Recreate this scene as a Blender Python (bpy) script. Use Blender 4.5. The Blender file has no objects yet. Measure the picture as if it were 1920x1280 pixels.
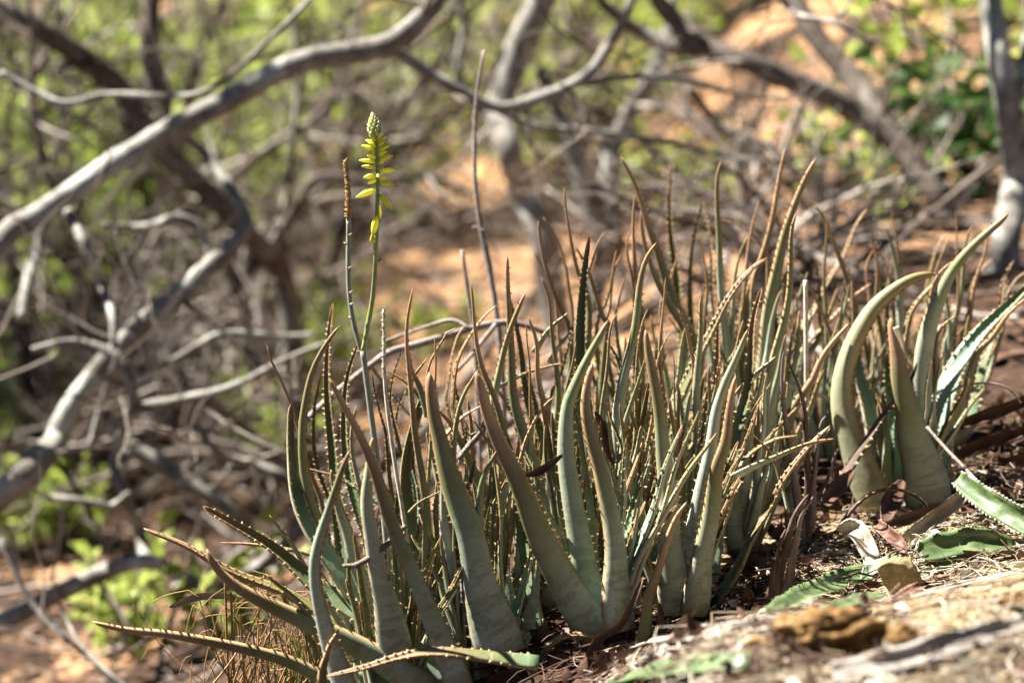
import bpy, math, random
import numpy as np
from mathutils import Vector

random.seed(7)
rng = np.random.default_rng(7)
scene = bpy.context.scene
COL = scene.collection

# ------------------------------------------------------------------ camera, sky, sun, exposure
W, HPX, FPX = 1920, 1280, 1920 * 85.0 / 36.0
CAM_H, PITCH = 1.317, math.radians(12.0)
CAM_POS = np.array([0.0, 0.0, CAM_H])
FWD = np.array([0.0, math.cos(PITCH), -math.sin(PITCH)])
UP = np.array([0.0, math.sin(PITCH), math.cos(PITCH)])
RIGHT = np.array([1.0, 0.0, 0.0])

cam = bpy.data.cameras.new('camera')
cam.lens, cam.sensor_width = 85.0, 36.0
cam.clip_start, cam.clip_end = 0.05, 2000.0
cam.dof.use_dof = True
cam.dof.focus_distance = 4.36
cam.dof.aperture_fstop = 2.1
cam.dof.aperture_blades = 9
camo = bpy.data.objects.new('camera', cam)
camo.location = CAM_POS
camo.rotation_euler = (math.pi / 2 - PITCH, 0, 0)
COL.objects.link(camo)
scene.camera = camo

SUN_EL, SUN_AZ = math.radians(52), math.radians(-64)      # azimuth from +Y (away from camera), negative = left
SUN_DIR = Vector((math.sin(SUN_AZ) * math.cos(SUN_EL), math.cos(SUN_AZ) * math.cos(SUN_EL), math.sin(SUN_EL)))
world = bpy.data.worlds.new('World')
scene.world = world
world.use_nodes = True
wn = world.node_tree
sky = wn.nodes.new('ShaderNodeTexSky')
sky.sky_type = 'NISHITA'
sky.sun_disc = False
sky.sun_elevation = SUN_EL
sky.sun_rotation = SUN_AZ
sky.air_density, sky.dust_density = .22, .15
bg = wn.nodes['Background']
bg.inputs[1].default_value = 0.05
wn.links.new(sky.outputs[0], bg.inputs[0])

sun = bpy.data.lights.new('sun', 'SUN')
sun.energy = 5.0
sun.angle = math.radians(0.53)
sun.color = (1.0, 0.95, 0.87)
suno = bpy.data.objects.new('sun', sun)
suno.rotation_euler = SUN_DIR.to_track_quat('Z', 'Y').to_euler()
suno.location = (-6, 8, 12)
COL.objects.link(suno)

scene.view_settings.view_transform = 'Standard'
scene.view_settings.look = 'None'
scene.view_settings.gamma = 1.0
scene.view_settings.use_curve_mapping = False
scene.view_settings.exposure = 2.5
scene.cycles.max_bounces = 5
scene.cycles.diffuse_bounces = 1
scene.cycles.transparent_max_bounces = 8
scene.cycles.use_denoising = True

# ------------------------------------------------------------------ small maths
def hash2(ix, iy, seed):
    h = (ix.astype(np.int64) * 374761393 + iy.astype(np.int64) * 668265263 + seed * 1442695041) & 0x7fffffff
    h = ((h ^ (h >> 13)) * 1274126177) & 0x7fffffff
    return ((h ^ (h >> 16)) & 0xffff) / 65535.0

def vnoise(x, y, seed=0):
    x = np.asarray(x, float); y = np.asarray(y, float)
    ix, iy = np.floor(x), np.floor(y)
    fx, fy = x - ix, y - iy
    fx, fy = fx * fx * (3 - 2 * fx), fy * fy * (3 - 2 * fy)
    a, b = hash2(ix, iy, seed), hash2(ix + 1, iy, seed)
    c, d = hash2(ix, iy + 1, seed), hash2(ix + 1, iy + 1, seed)
    return (a * (1 - fx) + b * fx) * (1 - fy) + (c * (1 - fx) + d * fx) * fy - 0.5

def fbm(x, y, seed=0, o=4):
    s, a = 0, 1.0
    for k in range(o):
        s = s + a * vnoise(np.asarray(x) * 2 ** k, np.asarray(y) * 2 ** k, seed + k)
        a *= 0.5
    return s

def sstep(a, b, x):
    t = np.clip((np.asarray(x, float) - a) / (b - a), 0, 1)
    return t * t * (3 - 2 * t)

KX = np.array([-60, -6, -3, -1.8, -1.1, -.5, -.104, .161, .7, 1.2, 3, 60])
KZ = np.array([-1.3, -1.3, -1.3, -1.2, -.95, -.46, -.175, -.087, 0, .05, .12, .2])
def ground_z(x, y, detail=True):
    x = np.asarray(x, float); y = np.asarray(y, float)
    xs = x - 0.25 * np.clip(y - 5.2, 0, 8)
    z = (np.interp(xs - .12, KX, KZ) + np.interp(xs, KX, KZ) + np.interp(xs + .12, KX, KZ)) / 3
    z = z + .34 * np.clip(4.02 - y, 0, .75) * sstep(0, .3, x)
    z = z + 0.12 * np.clip(y - 16, 0, 40) + 0.02 * np.clip(y - 56, 0, 400)
    if detail:
        far = sstep(5.5, 9, y)
        z = z + far * 0.16 * fbm(x * .6, y * .6, 3) + 0.035 * fbm(x * 3.1, y * 3.1, 11)
        near = 1 - sstep(6, 8, y)
        z = z + near * (0.016 * fbm(x * 14, y * 14, 21) + 0.006 * vnoise(x * 55, y * 55, 31))
    return z

def P(px, py, d):
    """World point seen at pixel (px, py) of the photograph at camera depth d (metres)."""
    return CAM_POS + d * (FWD + RIGHT * ((px - W / 2) / FPX) + UP * ((HPX / 2 - py) / FPX))

def pix(p):
    v = np.asarray(p) - CAM_POS
    d = v @ FWD
    return W / 2 + FPX * (v @ RIGHT) / d, HPX / 2 - FPX * (v @ UP) / d, d

def ground_at(px, d):
    """Point of the ground below pixel column px at camera depth d."""
    x = (px - W / 2) / FPX * d
    y = d
    for _ in range(6):
        z = float(ground_z(x, y))
        y = (d + (z - CAM_H) * math.sin(PITCH)) / math.cos(PITCH)
    return np.array([x, y, float(ground_z(x, y))])

def ground_hit(px, py):
    """Where the ray through a pixel meets the ground."""
    r = FWD + RIGHT * ((px - W / 2) / FPX) + UP * ((HPX / 2 - py) / FPX)
    s = np.concatenate([np.arange(2.5, 7, .004), np.arange(7, 60, .03)])
    p = CAM_POS + r * s[:, None]
    k = np.nonzero(p[:, 2] < ground_z(p[:, 0], p[:, 1]))[0]
    return p[k[0]] if len(k) else CAM_POS + r * 20

# depth of the near ground for a grid of pixels, marched once
_DX, _DY = np.arange(560, 1990, 10.), np.arange(740, 1330, 10.)
def _near_depths():
    X, Y = np.meshgrid(_DX, _DY)
    r = FWD + RIGHT * ((X - W / 2) / FPX)[..., None] + UP * ((HPX / 2 - Y) / FPX)[..., None]
    out = np.full(X.shape, np.nan)
    for s in np.arange(2.8, 7.5, .012):
        todo = np.isnan(out)
        if not todo.any(): break
        q = CAM_POS + r[todo] * s
        hit = q[:, 2] < ground_z(q[:, 0], q[:, 1])
        m = np.zeros(out.shape, bool); m[todo] = hit
        out[m] = s
    return np.where(np.isnan(out), 7.5, out)
NEAR_D = _near_depths()
def near_point(px, py):
    fx = min(max((px - _DX[0]) / 10., 0), len(_DX) - 1.001); fy = min(max((py - _DY[0]) / 10., 0), len(_DY) - 1.001)
    i, j = int(fy), int(fx); a, b = fy - i, fx - j
    d = NEAR_D[i, j] * (1 - a) * (1 - b) + NEAR_D[i, j + 1] * (1 - a) * b + NEAR_D[i + 1, j] * a * (1 - b) + NEAR_D[i + 1, j + 1] * a * b
    return P(px, py, d)

def norm(v):
    v = np.asarray(v, float)
    return v / (np.linalg.norm(v, axis=-1, keepdims=True) + 1e-12)

def catmull(pts, n):
    pts = np.asarray(pts, float)
    if len(pts) == 2:
        t = np.linspace(0, 1, n)[:, None]
        return pts[0] * (1 - t) + pts[1] * t
    ext = np.vstack([2 * pts[0] - pts[1], pts, 2 * pts[-1] - pts[-2]])
    out = []
    m = len(pts) - 1
    dense = 12
    for i in range(m):
        p0, p1, p2, p3 = ext[i:i + 4]
        t = np.linspace(0, 1, dense, endpoint=(i == m - 1))[:, None]
        out.append(.5 * ((2 * p1) + (-p0 + p2) * t + (2 * p0 - 5 * p1 + 4 * p2 - p3) * t ** 2 + (-p0 + 3 * p1 - 3 * p2 + p3) * t ** 3))
    q = np.vstack(out)
    s = np.concatenate([[0], np.cumsum(np.linalg.norm(np.diff(q, axis=0), axis=1))])
    u = np.linspace(0, s[-1], n)
    return np.stack([np.interp(u, s, q[:, k]) for k in range(q.shape[1])], 1)

# ------------------------------------------------------------------ scene helpers
def empty(name, loc, label=None, cat=None, group=None):
    o = bpy.data.objects.new(name, None)
    o.empty_display_size = .05
    o.location = loc
    COL.objects.link(o)
    tag(o, label, cat, group)
    return o

def tag(o, label=None, cat=None, group=None, kind=None):
    if label: o['label'] = label
    if cat: o['category'] = cat
    if group: o['group'] = group
    if kind: o['kind'] = kind
    return o

class MB:
    """Collects vertices and faces (world coordinates) with optional float attributes."""
    def __init__(self):
        self.v, self.f, self.a, self.n = [], [], {}, 0
    def add(self, v, f, **attrs):
        v = np.asarray(v, float)
        self.v.append(v)
        off = self.n
        for q in f:
            self.f.append([int(i) + off for i in q])
        for k in attrs:
            self.a.setdefault(k, []).append(np.broadcast_to(np.asarray(attrs[k], float), (len(v),)))
        self.n += len(v)
    def mesh(self, name, origin=(0, 0, 0), smooth=True):
        me = bpy.data.meshes.new(name)
        v = np.vstack(self.v) - np.asarray(origin)
        me.from_pydata(v.tolist(), [], self.f)
        for k, arr in self.a.items():
            at = me.attributes.new(k, 'FLOAT', 'POINT')
            at.data.foreach_set('value', np.concatenate(arr).astype(np.float32))
        if smooth:
            me.polygons.foreach_set('use_smooth', np.ones(len(me.polygons), bool))
        me.update()
        return me
    def obj(self, name, mat, parent=None, origin=None, smooth=True):
        if origin is None:
            p = parent
            origin = np.zeros(3)
            while p is not None:
                origin = origin + np.array(p.location)
                p = p.parent
        me = self.mesh(name, origin, smooth)
        me.materials.append(mat)
        o = bpy.data.objects.new(name, me)
        o.parent = parent
        COL.objects.link(o)
        return o

def thing_mesh(name, mb, mat, base, label, cat, group=None, smooth=True):
    o = mb.obj(name, mat, None, base, smooth)
    o.location = base
    return tag(o, label, cat, group)

def frames(c):
    T = norm(np.gradient(c, axis=0))
    n0 = np.cross(T[0], [0.31, .2, .93])
    if np.linalg.norm(n0) < .2: n0 = np.cross(T[0], [1, 0, 0])
    N = [norm(n0)]
    for i in range(1, len(c)):
        n = N[-1] - T[i] * (N[-1] @ T[i])
        N.append(norm(n))
    N = np.array(N)
    return T, N, np.cross(T, N)

def tube(mb, c, r, sides=8, bump=0.0, cap=True, seed=0, **attrs):
    c = np.asarray(c, float)
    n = len(c)
    r = np.broadcast_to(np.asarray(r, float), (n,))
    T, N, B = frames(c)
    a = np.linspace(0, 2 * math.pi, sides, endpoint=False)
    rr = r[:, None] * np.ones((1, sides))
    if bump:
        s = np.concatenate([[0], np.cumsum(np.linalg.norm(np.diff(c, axis=0), axis=1))])
        for k, (fa, fs) in enumerate(((1.5, 8), (3, 20))):
            rr = rr * (1 + bump / (k + 1) * 2 * vnoise((np.cos(a) * fa + 5)[None, :] + (s * fs)[:, None], (np.sin(a) * fa + 5)[None, :] + (s * fs * .7)[:, None], seed + k))
    v = c[:, None] + rr[..., None] * (np.cos(a)[None, :, None] * N[:, None] + np.sin(a)[None, :, None] * B[:, None])
    f = []
    for i in range(n - 1):
        for j in range(sides):
            k = (j + 1) % sides
            f.append((i * sides + j, i * sides + k, (i + 1) * sides + k, (i + 1) * sides + j))
    if cap:
        f.append(tuple(range(sides))[::-1])
        f.append(tuple((n - 1) * sides + j for j in range(sides)))
    at = {}
    for k, val in attrs.items():
        val = np.asarray(val, float)
        at[k] = np.repeat(val, sides) if val.shape == (n,) else val
    mb.add(v.reshape(-1, 3), f, **at)

# ------------------------------------------------------------------ materials
def new_mat(name):
    m = bpy.data.materials.new(name)
    m.use_nodes = True
    nt = m.node_tree
    return m, nt, nt.nodes['Principled BSDF']

class G:
    """Terse node-graph helper."""
    def __init__(self, nt, k=1.0): self.nt, self.k = nt, k
    def node(self, t, **kw):
        n = self.nt.nodes.new(t)
        for k, v in kw.items(): setattr(n, k, v)
        return n
    def link(self, a, b): self.nt.links.new(a, b)
    def attr(self, name): return self.node('ShaderNodeAttribute', attribute_name=name).outputs['Fac']
    def coord(self, scale=(1, 1, 1), kind='Object'):
        c = self.node('ShaderNodeTexCoord')
        m = self.node('ShaderNodeMapping')
        m.inputs['Scale'].default_value = scale
        self.link(c.outputs[kind], m.inputs[0])
        return m.outputs[0]
    def pos(self, scale=(1, 1, 1)):
        c = self.node('ShaderNodeNewGeometry')
        m = self.node('ShaderNodeMapping')
        m.inputs['Scale'].default_value = scale
        self.link(c.outputs['Position'], m.inputs[0])
        return m.outputs[0]
    def noise(self, vec, scale, detail=4, rough=.6, out='Fac', distortion=0):
        n = self.node('ShaderNodeTexNoise')
        n.inputs['Scale'].default_value = scale
        n.inputs['Detail'].default_value = detail
        n.inputs['Roughness'].default_value = rough
        n.inputs['Distortion'].default_value = distortion
        self.link(vec, n.inputs['Vector'])
        return n.outputs[out]
    def math(self, op, a, b=None, c=None, clamp=False):
        n = self.node('ShaderNodeMath', operation=op, use_clamp=clamp)
        for i, x in enumerate((a, b, c)):
            if x is None: continue
            if isinstance(x, (int, float)): n.inputs[i].default_value = x
            else: self.link(x, n.inputs[i])
        return n.outputs[0]
    def ramp(self, fac, stops, interp='LINEAR'):
        n = self.node('ShaderNodeValToRGB')
        n.color_ramp.interpolation = interp
        e = n.color_ramp.elements
        while len(e) < len(stops): e.new(.5)
        for el, (p, c) in zip(e, stops):
            el.position = p
            el.color = (*[q * self.k for q in c], 1)
        self.link(fac, n.inputs[0])
        return n.outputs[0]
    def mix(self, fac, a, b, mode='MIX'):
        n = self.node('ShaderNodeMix', data_type='RGBA', blend_type=mode)
        for s, x in ((n.inputs['Factor'], fac), (n.inputs[6], a), (n.inputs[7], b)):
            if isinstance(x, (int, float)): s.default_value = x
            elif isinstance(x, tuple): s.default_value = (*[q * self.k for q in x], 1)
            else: self.link(x, s)
        return n.outputs[2]
    def bump(self, h, strength=.5, dist=.01):
        n = self.node('ShaderNodeBump')
        n.inputs['Strength'].default_value = strength
        n.inputs['Distance'].default_value = dist
        self.link(h, n.inputs['Height'])
        return n.outputs[0]
    def map(self, x, a, b, c=0., d=1.):
        n = self.node('ShaderNodeMapRange')
        n.inputs[1].default_value, n.inputs[2].default_value = a, b
        n.inputs[3].default_value, n.inputs[4].default_value = c, d
        self.link(x, n.inputs[0])
        return n.outputs[0]

REFL = {'dead_leaf': .42, 'brush_bark': .62, 'sunlit_leaf': .72, 'shrub_leaf': .6, 'aloe_teeth': .7, 'tight_bud_skin': .85, 'green_stalk': .8, 'waxy_stalk': .62, 'cut_green_leaf': .6, 'bleached_straw': .78, 'straw': .72}
def mat_aloe():
    m, nt, b = new_mat('aloe_skin')
    g = G(nt, .7)
    t, e, s, tone = g.attr('t'), g.attr('edge'), g.attr('inner'), g.attr('tone')
    pos = g.pos()
    big = g.noise(pos, 9, 3)
    fine = g.noise(pos, 90, 4, .65)
    sp = g.node('ShaderNodeSeparateXYZ'); g.link(pos, sp.inputs[0])
    cb = g.node('ShaderNodeCombineXYZ')
    g.link(g.math('MULTIPLY', sp.outputs[0], 16), cb.inputs[0]); g.link(g.math('MULTIPLY', sp.outputs[1], 16), cb.inputs[1]); g.link(g.math('MULTIPLY', t, 17), cb.inputs[2])
    band = g.noise(cb.outputs[0], 1.0, 5, .62, distortion=.9)
    x = g.math('ADD', t, g.math('MULTIPLY', g.math('SUBTRACT', tone, .55), .95))
    x = g.math('ADD', x, g.math('MULTIPLY', g.math('SUBTRACT', big, .5), .38))
    x = g.math('ADD', x, g.math('MULTIPLY', g.math('SUBTRACT', fine, .5), .12), clamp=True)
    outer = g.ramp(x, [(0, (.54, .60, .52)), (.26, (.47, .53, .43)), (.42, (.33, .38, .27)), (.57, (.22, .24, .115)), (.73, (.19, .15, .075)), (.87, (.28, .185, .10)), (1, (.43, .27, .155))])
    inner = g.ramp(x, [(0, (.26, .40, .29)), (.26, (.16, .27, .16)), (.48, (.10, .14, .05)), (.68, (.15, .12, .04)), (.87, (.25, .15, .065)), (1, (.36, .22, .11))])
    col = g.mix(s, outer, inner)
    rnd = g.node('ShaderNodeObjectInfo').outputs['Random']
    col = g.mix(g.math('MULTIPLY', g.map(rnd, .55, 1.0), g.map(x, .9, .5, 0., .5)), col, (.14, .19, .07))
    col = g.mix(g.math('MULTIPLY', g.map(rnd, .3, .0), g.map(x, .9, .4, 0., .6)), col, (.30, .25, .06))
    # old horizontal scars and waxy bloom low on the leaf
    bm = g.math('MULTIPLY', g.map(band, .50, .54), g.map(t, .55, .2))
    col = g.mix(g.math('MULTIPLY', bm, .42), col, (.17, .17, .06))
    pale = g.math('MULTIPLY', g.map(g.noise(cb.outputs[0], .62, 5, .7, distortion=1.6), .54, .60), g.map(t, .75, .3))
    col = g.mix(g.math('MULTIPLY', pale, .45), col, (.33, .35, .27))
    dust = g.noise(pos, 28, 5, .7)
    col = g.mix(g.math('MULTIPLY', g.map(dust, .56, .7), .3), col, (.20, .17, .11))
    streak = g.noise(cb.outputs[0], 5.0, 3, .6)
    col = g.mix(g.math('MULTIPLY', g.map(streak, .58, .66), .3), col, (.12, .12, .06))
    col = g.mix(g.math('MULTIPLY', g.map(fine, .6, .78), .35), col, (.36, .37, .30))
    spots = g.map(g.noise(pos, 160, 2, .5), .69, .74)
    col = g.mix(g.math('MULTIPLY', spots, .7), col, (.07, .04, .022))
    tip = g.map(t, .93, 1.0)
    col = g.mix(g.math('MULTIPLY', tip, .8), col, (.36, .19, .09))
    col = g.mix(g.math('MULTIPLY', g.map(e, .86, .99), .7), col, (.45, .28, .13))
    g.link(col, b.inputs['Base Color'])
    rough = g.map(fine, .3, .7, .40, .62)
    g.link(rough, b.inputs['Roughness'])
    b.inputs['Specular IOR Level'].default_value = .3
    g.link(g.bump(g.math('ADD', fine, g.math('MULTIPLY', band, .6)), .22, .002), b.inputs['Normal'])
    return m

def mat_simple(name, stops, scale=40, rough=.75, detail=4, bump=.3, dist=.003, spec=.15, stretch=(1, 1, 1), trans=0.0, island=0.0):
    m, nt, b = new_mat(name)
    g = G(nt, REFL.get(name, .66))
    n = g.noise(g.pos(stretch), scale, detail, .65)
    x = n
    if island:
        geo = g.node('ShaderNodeNewGeometry')
        x = g.math('ADD', g.math('MULTIPLY', n, 1 - island), g.math('MULTIPLY', geo.outputs['Random Per Island'], island))
    col = g.ramp(x, stops)
    g.link(col, b.inputs['Base Color'])
    b.inputs['Roughness'].default_value = rough
    b.inputs['Specular IOR Level'].default_value = spec
    if bump:
        g.link(g.bump(n, bump, dist), b.inputs['Normal'])
    if trans:
        t = g.node('ShaderNodeBsdfTranslucent')
        g.link(col, t.inputs['Color'])
        mx = g.node('ShaderNodeMixShader')
        mx.inputs[0].default_value = trans
        g.link(b.outputs[0], mx.inputs[1]); g.link(t.outputs[0], mx.inputs[2])
        g.link(mx.outputs[0], nt.nodes['Material Output'].inputs['Surface'])
    return m

def mat_bark(name, dark, mid, pale, lichen=(.42, .44, .38)):
    m, nt, b = new_mat(name)
    g = G(nt, .72)
    p = g.pos()
    n1 = g.noise(p, 14, 5, .65)
    n2 = g.noise(p, 70, 4, .7)
    n3 = g.noise(p, 5, 4, .6)
    col = g.ramp(g.math('ADD', g.math('MULTIPLY', n1, .65), g.math('MULTIPLY', n2, .35)), [(.3, dark), (.5, mid), (.68, pale)])
    col = g.mix(g.math('MULTIPLY', g.map(n3, .52, .62), .7), col, lichen)
    g.link(col, b.inputs['Base Color'])
    b.inputs['Roughness'].default_value = .85
    b.inputs['Specular IOR Level'].default_value = .2
    g.link(g.bump(g.math('ADD', n1, n2), .6, .012), b.inputs['Normal'])
    return m

def mat_ground():
    m, nt, b = new_mat('soil')
    g = G(nt, .54)
    p = g.pos()
    n1 = g.noise(p, 1.1, 5, .6)
    n2 = g.noise(p, 22, 6, .7)
    n3 = g.noise(p, 130, 4, .7)
    sep = g.node('ShaderNodeSeparateXYZ'); g.link(p, sep.inputs[0])
    mixn = g.math('ADD', g.math('MULTIPLY', n2, .6), g.math('MULTIPLY', n3, .4))
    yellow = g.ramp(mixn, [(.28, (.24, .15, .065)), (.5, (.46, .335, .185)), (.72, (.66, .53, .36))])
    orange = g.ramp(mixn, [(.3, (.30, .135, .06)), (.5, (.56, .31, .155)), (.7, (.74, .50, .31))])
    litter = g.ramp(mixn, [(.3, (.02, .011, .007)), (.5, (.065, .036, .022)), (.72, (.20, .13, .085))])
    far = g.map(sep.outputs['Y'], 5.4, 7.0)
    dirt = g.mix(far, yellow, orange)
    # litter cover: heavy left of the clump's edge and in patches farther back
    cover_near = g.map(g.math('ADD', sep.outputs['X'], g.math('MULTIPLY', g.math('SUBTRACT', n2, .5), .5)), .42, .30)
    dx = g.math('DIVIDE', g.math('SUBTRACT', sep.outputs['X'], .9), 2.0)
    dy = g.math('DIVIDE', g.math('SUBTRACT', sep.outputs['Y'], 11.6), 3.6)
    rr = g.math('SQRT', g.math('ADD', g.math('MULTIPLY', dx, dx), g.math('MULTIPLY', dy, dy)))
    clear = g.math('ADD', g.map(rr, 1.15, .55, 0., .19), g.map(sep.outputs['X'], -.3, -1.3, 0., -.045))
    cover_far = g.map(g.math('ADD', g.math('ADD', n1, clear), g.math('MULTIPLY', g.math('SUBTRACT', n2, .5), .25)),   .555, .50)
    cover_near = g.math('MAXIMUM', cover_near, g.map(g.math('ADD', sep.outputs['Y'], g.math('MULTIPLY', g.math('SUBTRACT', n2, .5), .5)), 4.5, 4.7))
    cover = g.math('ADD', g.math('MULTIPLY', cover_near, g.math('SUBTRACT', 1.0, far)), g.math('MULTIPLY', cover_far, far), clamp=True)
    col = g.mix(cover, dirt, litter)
    g.link(col, b.inputs['Base Color'])
    b.inputs['Roughness'].default_value = .95
    b.inputs['Specular IOR Level'].default_value = .1
    g.link(g.bump(mixn, .9, .012), b.inputs['Normal'])
    return m

M = {}
M['aloe'] = mat_aloe()
M['teeth'] = mat_simple('aloe_teeth', [(.3, (.50, .33, .16)), (.6, (.68, .52, .30))], 60, .5, trans=.35, bump=0)
M['dry_aloe'] = mat_simple('withered_aloe', [(.3, (.055, .032, .026)), (.5, (.13, .085, .07)), (.7, (.26, .19, .165))], 30, .65, stretch=(1, 1, .25), bump=.6, dist=.006)
M['purple_aloe'] = mat_simple('greyed_aloe', [(.3, (.12, .085, .085)), (.5, (.22, .17, .165)), (.7, (.34, .29, .27))], 40, .6, stretch=(1, 1, .3), bump=.3)
M['stalk'] = mat_simple('waxy_stalk', [(.3, (.20, .21, .175)), (.6, (.33, .34, .29))], 50, .55)
M['stalk_green'] = mat_simple('green_stalk', [(.3, (.19, .215, .085)), (.6, (.30, .32, .13))], 50, .5)
M['straw'] = mat_simple('straw', [(.25, (.22, .15, .085)), (.5, (.44, .345, .225)), (.75, (.66, .58, .44))], 9, .7, island=.5, trans=.15)
M['straw_pale'] = mat_simple('bleached_straw', [(.3, (.36, .29, .21)), (.5, (.58, .51, .41)), (.7, (.74, .69, .60))], 60, .7, trans=.1)
M['dead_leaf'] = mat_simple('dead_leaf', [(.25, (.07, .035, .022)), (.5, (.20, .105, .068)), (.75, (.38, .23, .165))], 16, .6, island=.5, trans=.12, bump=.4)
M['red_leaf'] = mat_simple('red_dead_leaf', [(.3, (.10, .045, .03)), (.5, (.24, .12, .085)), (.7, (.40, .28, .22))], 55, .65, trans=.12, bump=.5)
M['fresh_leaf'] = mat_simple('cut_green_leaf', [(.28, (.05, .085, .025)), (.45, (.085, .15, .04)), (.57, (.14, .21, .07)), (.66, (.26, .29, .14)), (.74, (.34, .27, .17))], 45, .5, stretch=(.3, 1, 1), bump=.35, spec=.55)
M['grey_leaf'] = mat_simple('grey_dry_leaf', [(.3, (.17, .145, .125)), (.5, (.34, .30, .265)), (.7, (.55, .51, .46))], 35, .75, stretch=(.3, 1, 1), bump=.6, dist=.005)
M['clod'] = mat_simple('clod_earth', [(.3, (.07, .035, .012)), (.48, (.21, .115, .042)), (.7, (.42, .28, .13))], 34, .95, detail=6, bump=1, dist=.012, spec=.1)
M['stone'] = mat_simple('earthy_stone', [(.3, (.22, .165, .085)), (.55, (.335, .265, .15)), (.75, (.44, .37, .235))], 60, .92, detail=6, bump=.9, dist=.006, spec=.12)
M['twig'] = mat_simple('twig_bark', [(.3, (.10, .075, .06)), (.5, (.26, .215, .18)), (.72, (.44, .40, .35))], 200, .8, bump=1, dist=.004)
M['stick'] = mat_simple('pale_stick', [(.3, (.17, .13, .11)), (.5, (.33, .27, .24)), (.7, (.50, .44, .40))], 130, .75, bump=.6)
M['bark'] = mat_bark('bark_lichen', (.075, .06, .05), (.24, .22, .19), (.48, .455, .41), (.56, .57, .51))
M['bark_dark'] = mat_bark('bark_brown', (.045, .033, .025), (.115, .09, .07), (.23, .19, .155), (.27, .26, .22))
M['brush'] = mat_simple('brush_bark', [(.28, (.03, .02, .015)), (.5, (.16, .12, .095)), (.75, (.60, .53, .46))], 7, .85, island=.55, bump=0)
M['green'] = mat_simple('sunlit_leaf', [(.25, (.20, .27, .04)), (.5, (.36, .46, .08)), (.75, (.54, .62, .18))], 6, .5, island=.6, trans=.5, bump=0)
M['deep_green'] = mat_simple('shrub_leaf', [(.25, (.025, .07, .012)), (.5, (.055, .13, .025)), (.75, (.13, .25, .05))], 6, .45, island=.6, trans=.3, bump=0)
M['bud'] = mat_simple('yellow_bud', [(.3, (.62, .52, .03)), (.6, (.80, .72, .10))], 60, .5, trans=.3, bump=0)
M['soil'] = mat_ground()
M['straw_tan'] = mat_simple('tan_bract', [(.3, (.30, .17, .07)), (.6, (.52, .33, .15))], 50, .7, trans=.2, bump=0, island=.4)
M['tight'] = mat_simple('tight_bud_skin', [(.3, (.34, .42, .14)), (.7, (.66, .70, .32))], 300, .5, trans=.2, bump=0)
def mat_bud():
    m, nt, b = new_mat('flower_bud_skin')
    g = G(nt)
    t = g.attr('t')
    col = g.ramp(t, [(0, (.50, .60, .05)), (.25, (.86, .82, .05)), (.7, (.86, .84, .07)), (1, (.42, .55, .08))])
    g.link(col, b.inputs['Base Color'])
    b.inputs['Roughness'].default_value = .45
    tr = g.node('ShaderNodeBsdfTranslucent'); g.link(col, tr.inputs[0])
    mx = g.node('ShaderNodeMixShader'); mx.inputs[0].default_value = .42
    g.link(b.outputs[0], mx.inputs[1]); g.link(tr.outputs[0], mx.inputs[2])
    g.link(mx.outputs[0], nt.nodes['Material Output'].inputs['Surface'])
    return m
M['bud'] = mat_bud()

# ------------------------------------------------------------------ ground
def axis(parts):
    out = []
    for a, b, s in parts:
        out += list(np.arange(a, b, s))
    return np.array(out + [parts[-1][1]])
gx = axis([(-400, -60, 40), (-60, -12, 4), (-12, -4, .5), (-4, -.4, .12), (-.4, 1.3, .0085), (1.3, 4, .12), (4, 12, .5), (12, 60, 4), (60, 400, 40)])
gy = axis([(-60, -6, 6), (-6, 2.6, .5), (2.6, 3.2, .05), (3.2, 5.3, .0085), (5.3, 7, .06), (7, 16, .2), (16, 40, 1), (40, 100, 6), (100, 600, 50)])
XX, YY = np.meshgrid(gx, gy)
ZZ = ground_z(XX, YY)
nx, ny = len(gx), len(gy)
me = bpy.data.meshes.new('ground')
gv = np.stack([XX, YY, ZZ], -1).reshape(-1, 3)
ii = (np.arange(ny - 1)[:, None] * nx + np.arange(nx - 1)[None]).ravel()
quads = np.stack([ii, ii + 1, ii + nx + 1, ii + nx], 1).astype(np.int32)
me.vertices.add(len(gv)); me.vertices.foreach_set('co', gv.astype(np.float32).ravel())
me.loops.add(quads.size); me.loops.foreach_set('vertex_index', quads.ravel())
me.polygons.add(len(quads)); me.polygons.foreach_set('loop_start', np.arange(0, quads.size, 4, dtype=np.int32))
me.polygons.foreach_set('use_smooth', np.ones(len(quads), bool))
me.update(calc_edges=True)
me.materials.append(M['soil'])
ground = bpy.data.objects.new('ground', me)
COL.objects.link(ground)
tag(ground, 'bare sloping dry soil and leaf litter of the hillside', 'ground', kind='structure')

# ------------------------------------------------------------------ trees: limbs traced from the photograph
def limb(mb, pts, w, d, sides=10, bump=.18, seed=0):
    """pts pixels; w widths in pixels (list or 2-tuple); d depth or (d0, d1)."""
    n = len(pts)
    d0, d1 = d if isinstance(d, tuple) else (d, d)
    dd = np.linspace(d0, d1, n)
    wob = rng.normal(0, .05, n); wob[0] = 0
    p3 = np.array([P(x, y, q) for (x, y), q in zip(pts, dd + wob)])
    k = max(10, n * 6)
    c = catmull(p3, k)
    ww = np.interp(np.linspace(0, 1, k), np.linspace(0, 1, len(w)), w)
    depth = (c - CAM_POS) @ FWD
    r = ww * .46 / FPX * depth
    tube(mb, c, r, sides, bump, seed=seed)
    return c, r

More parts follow.
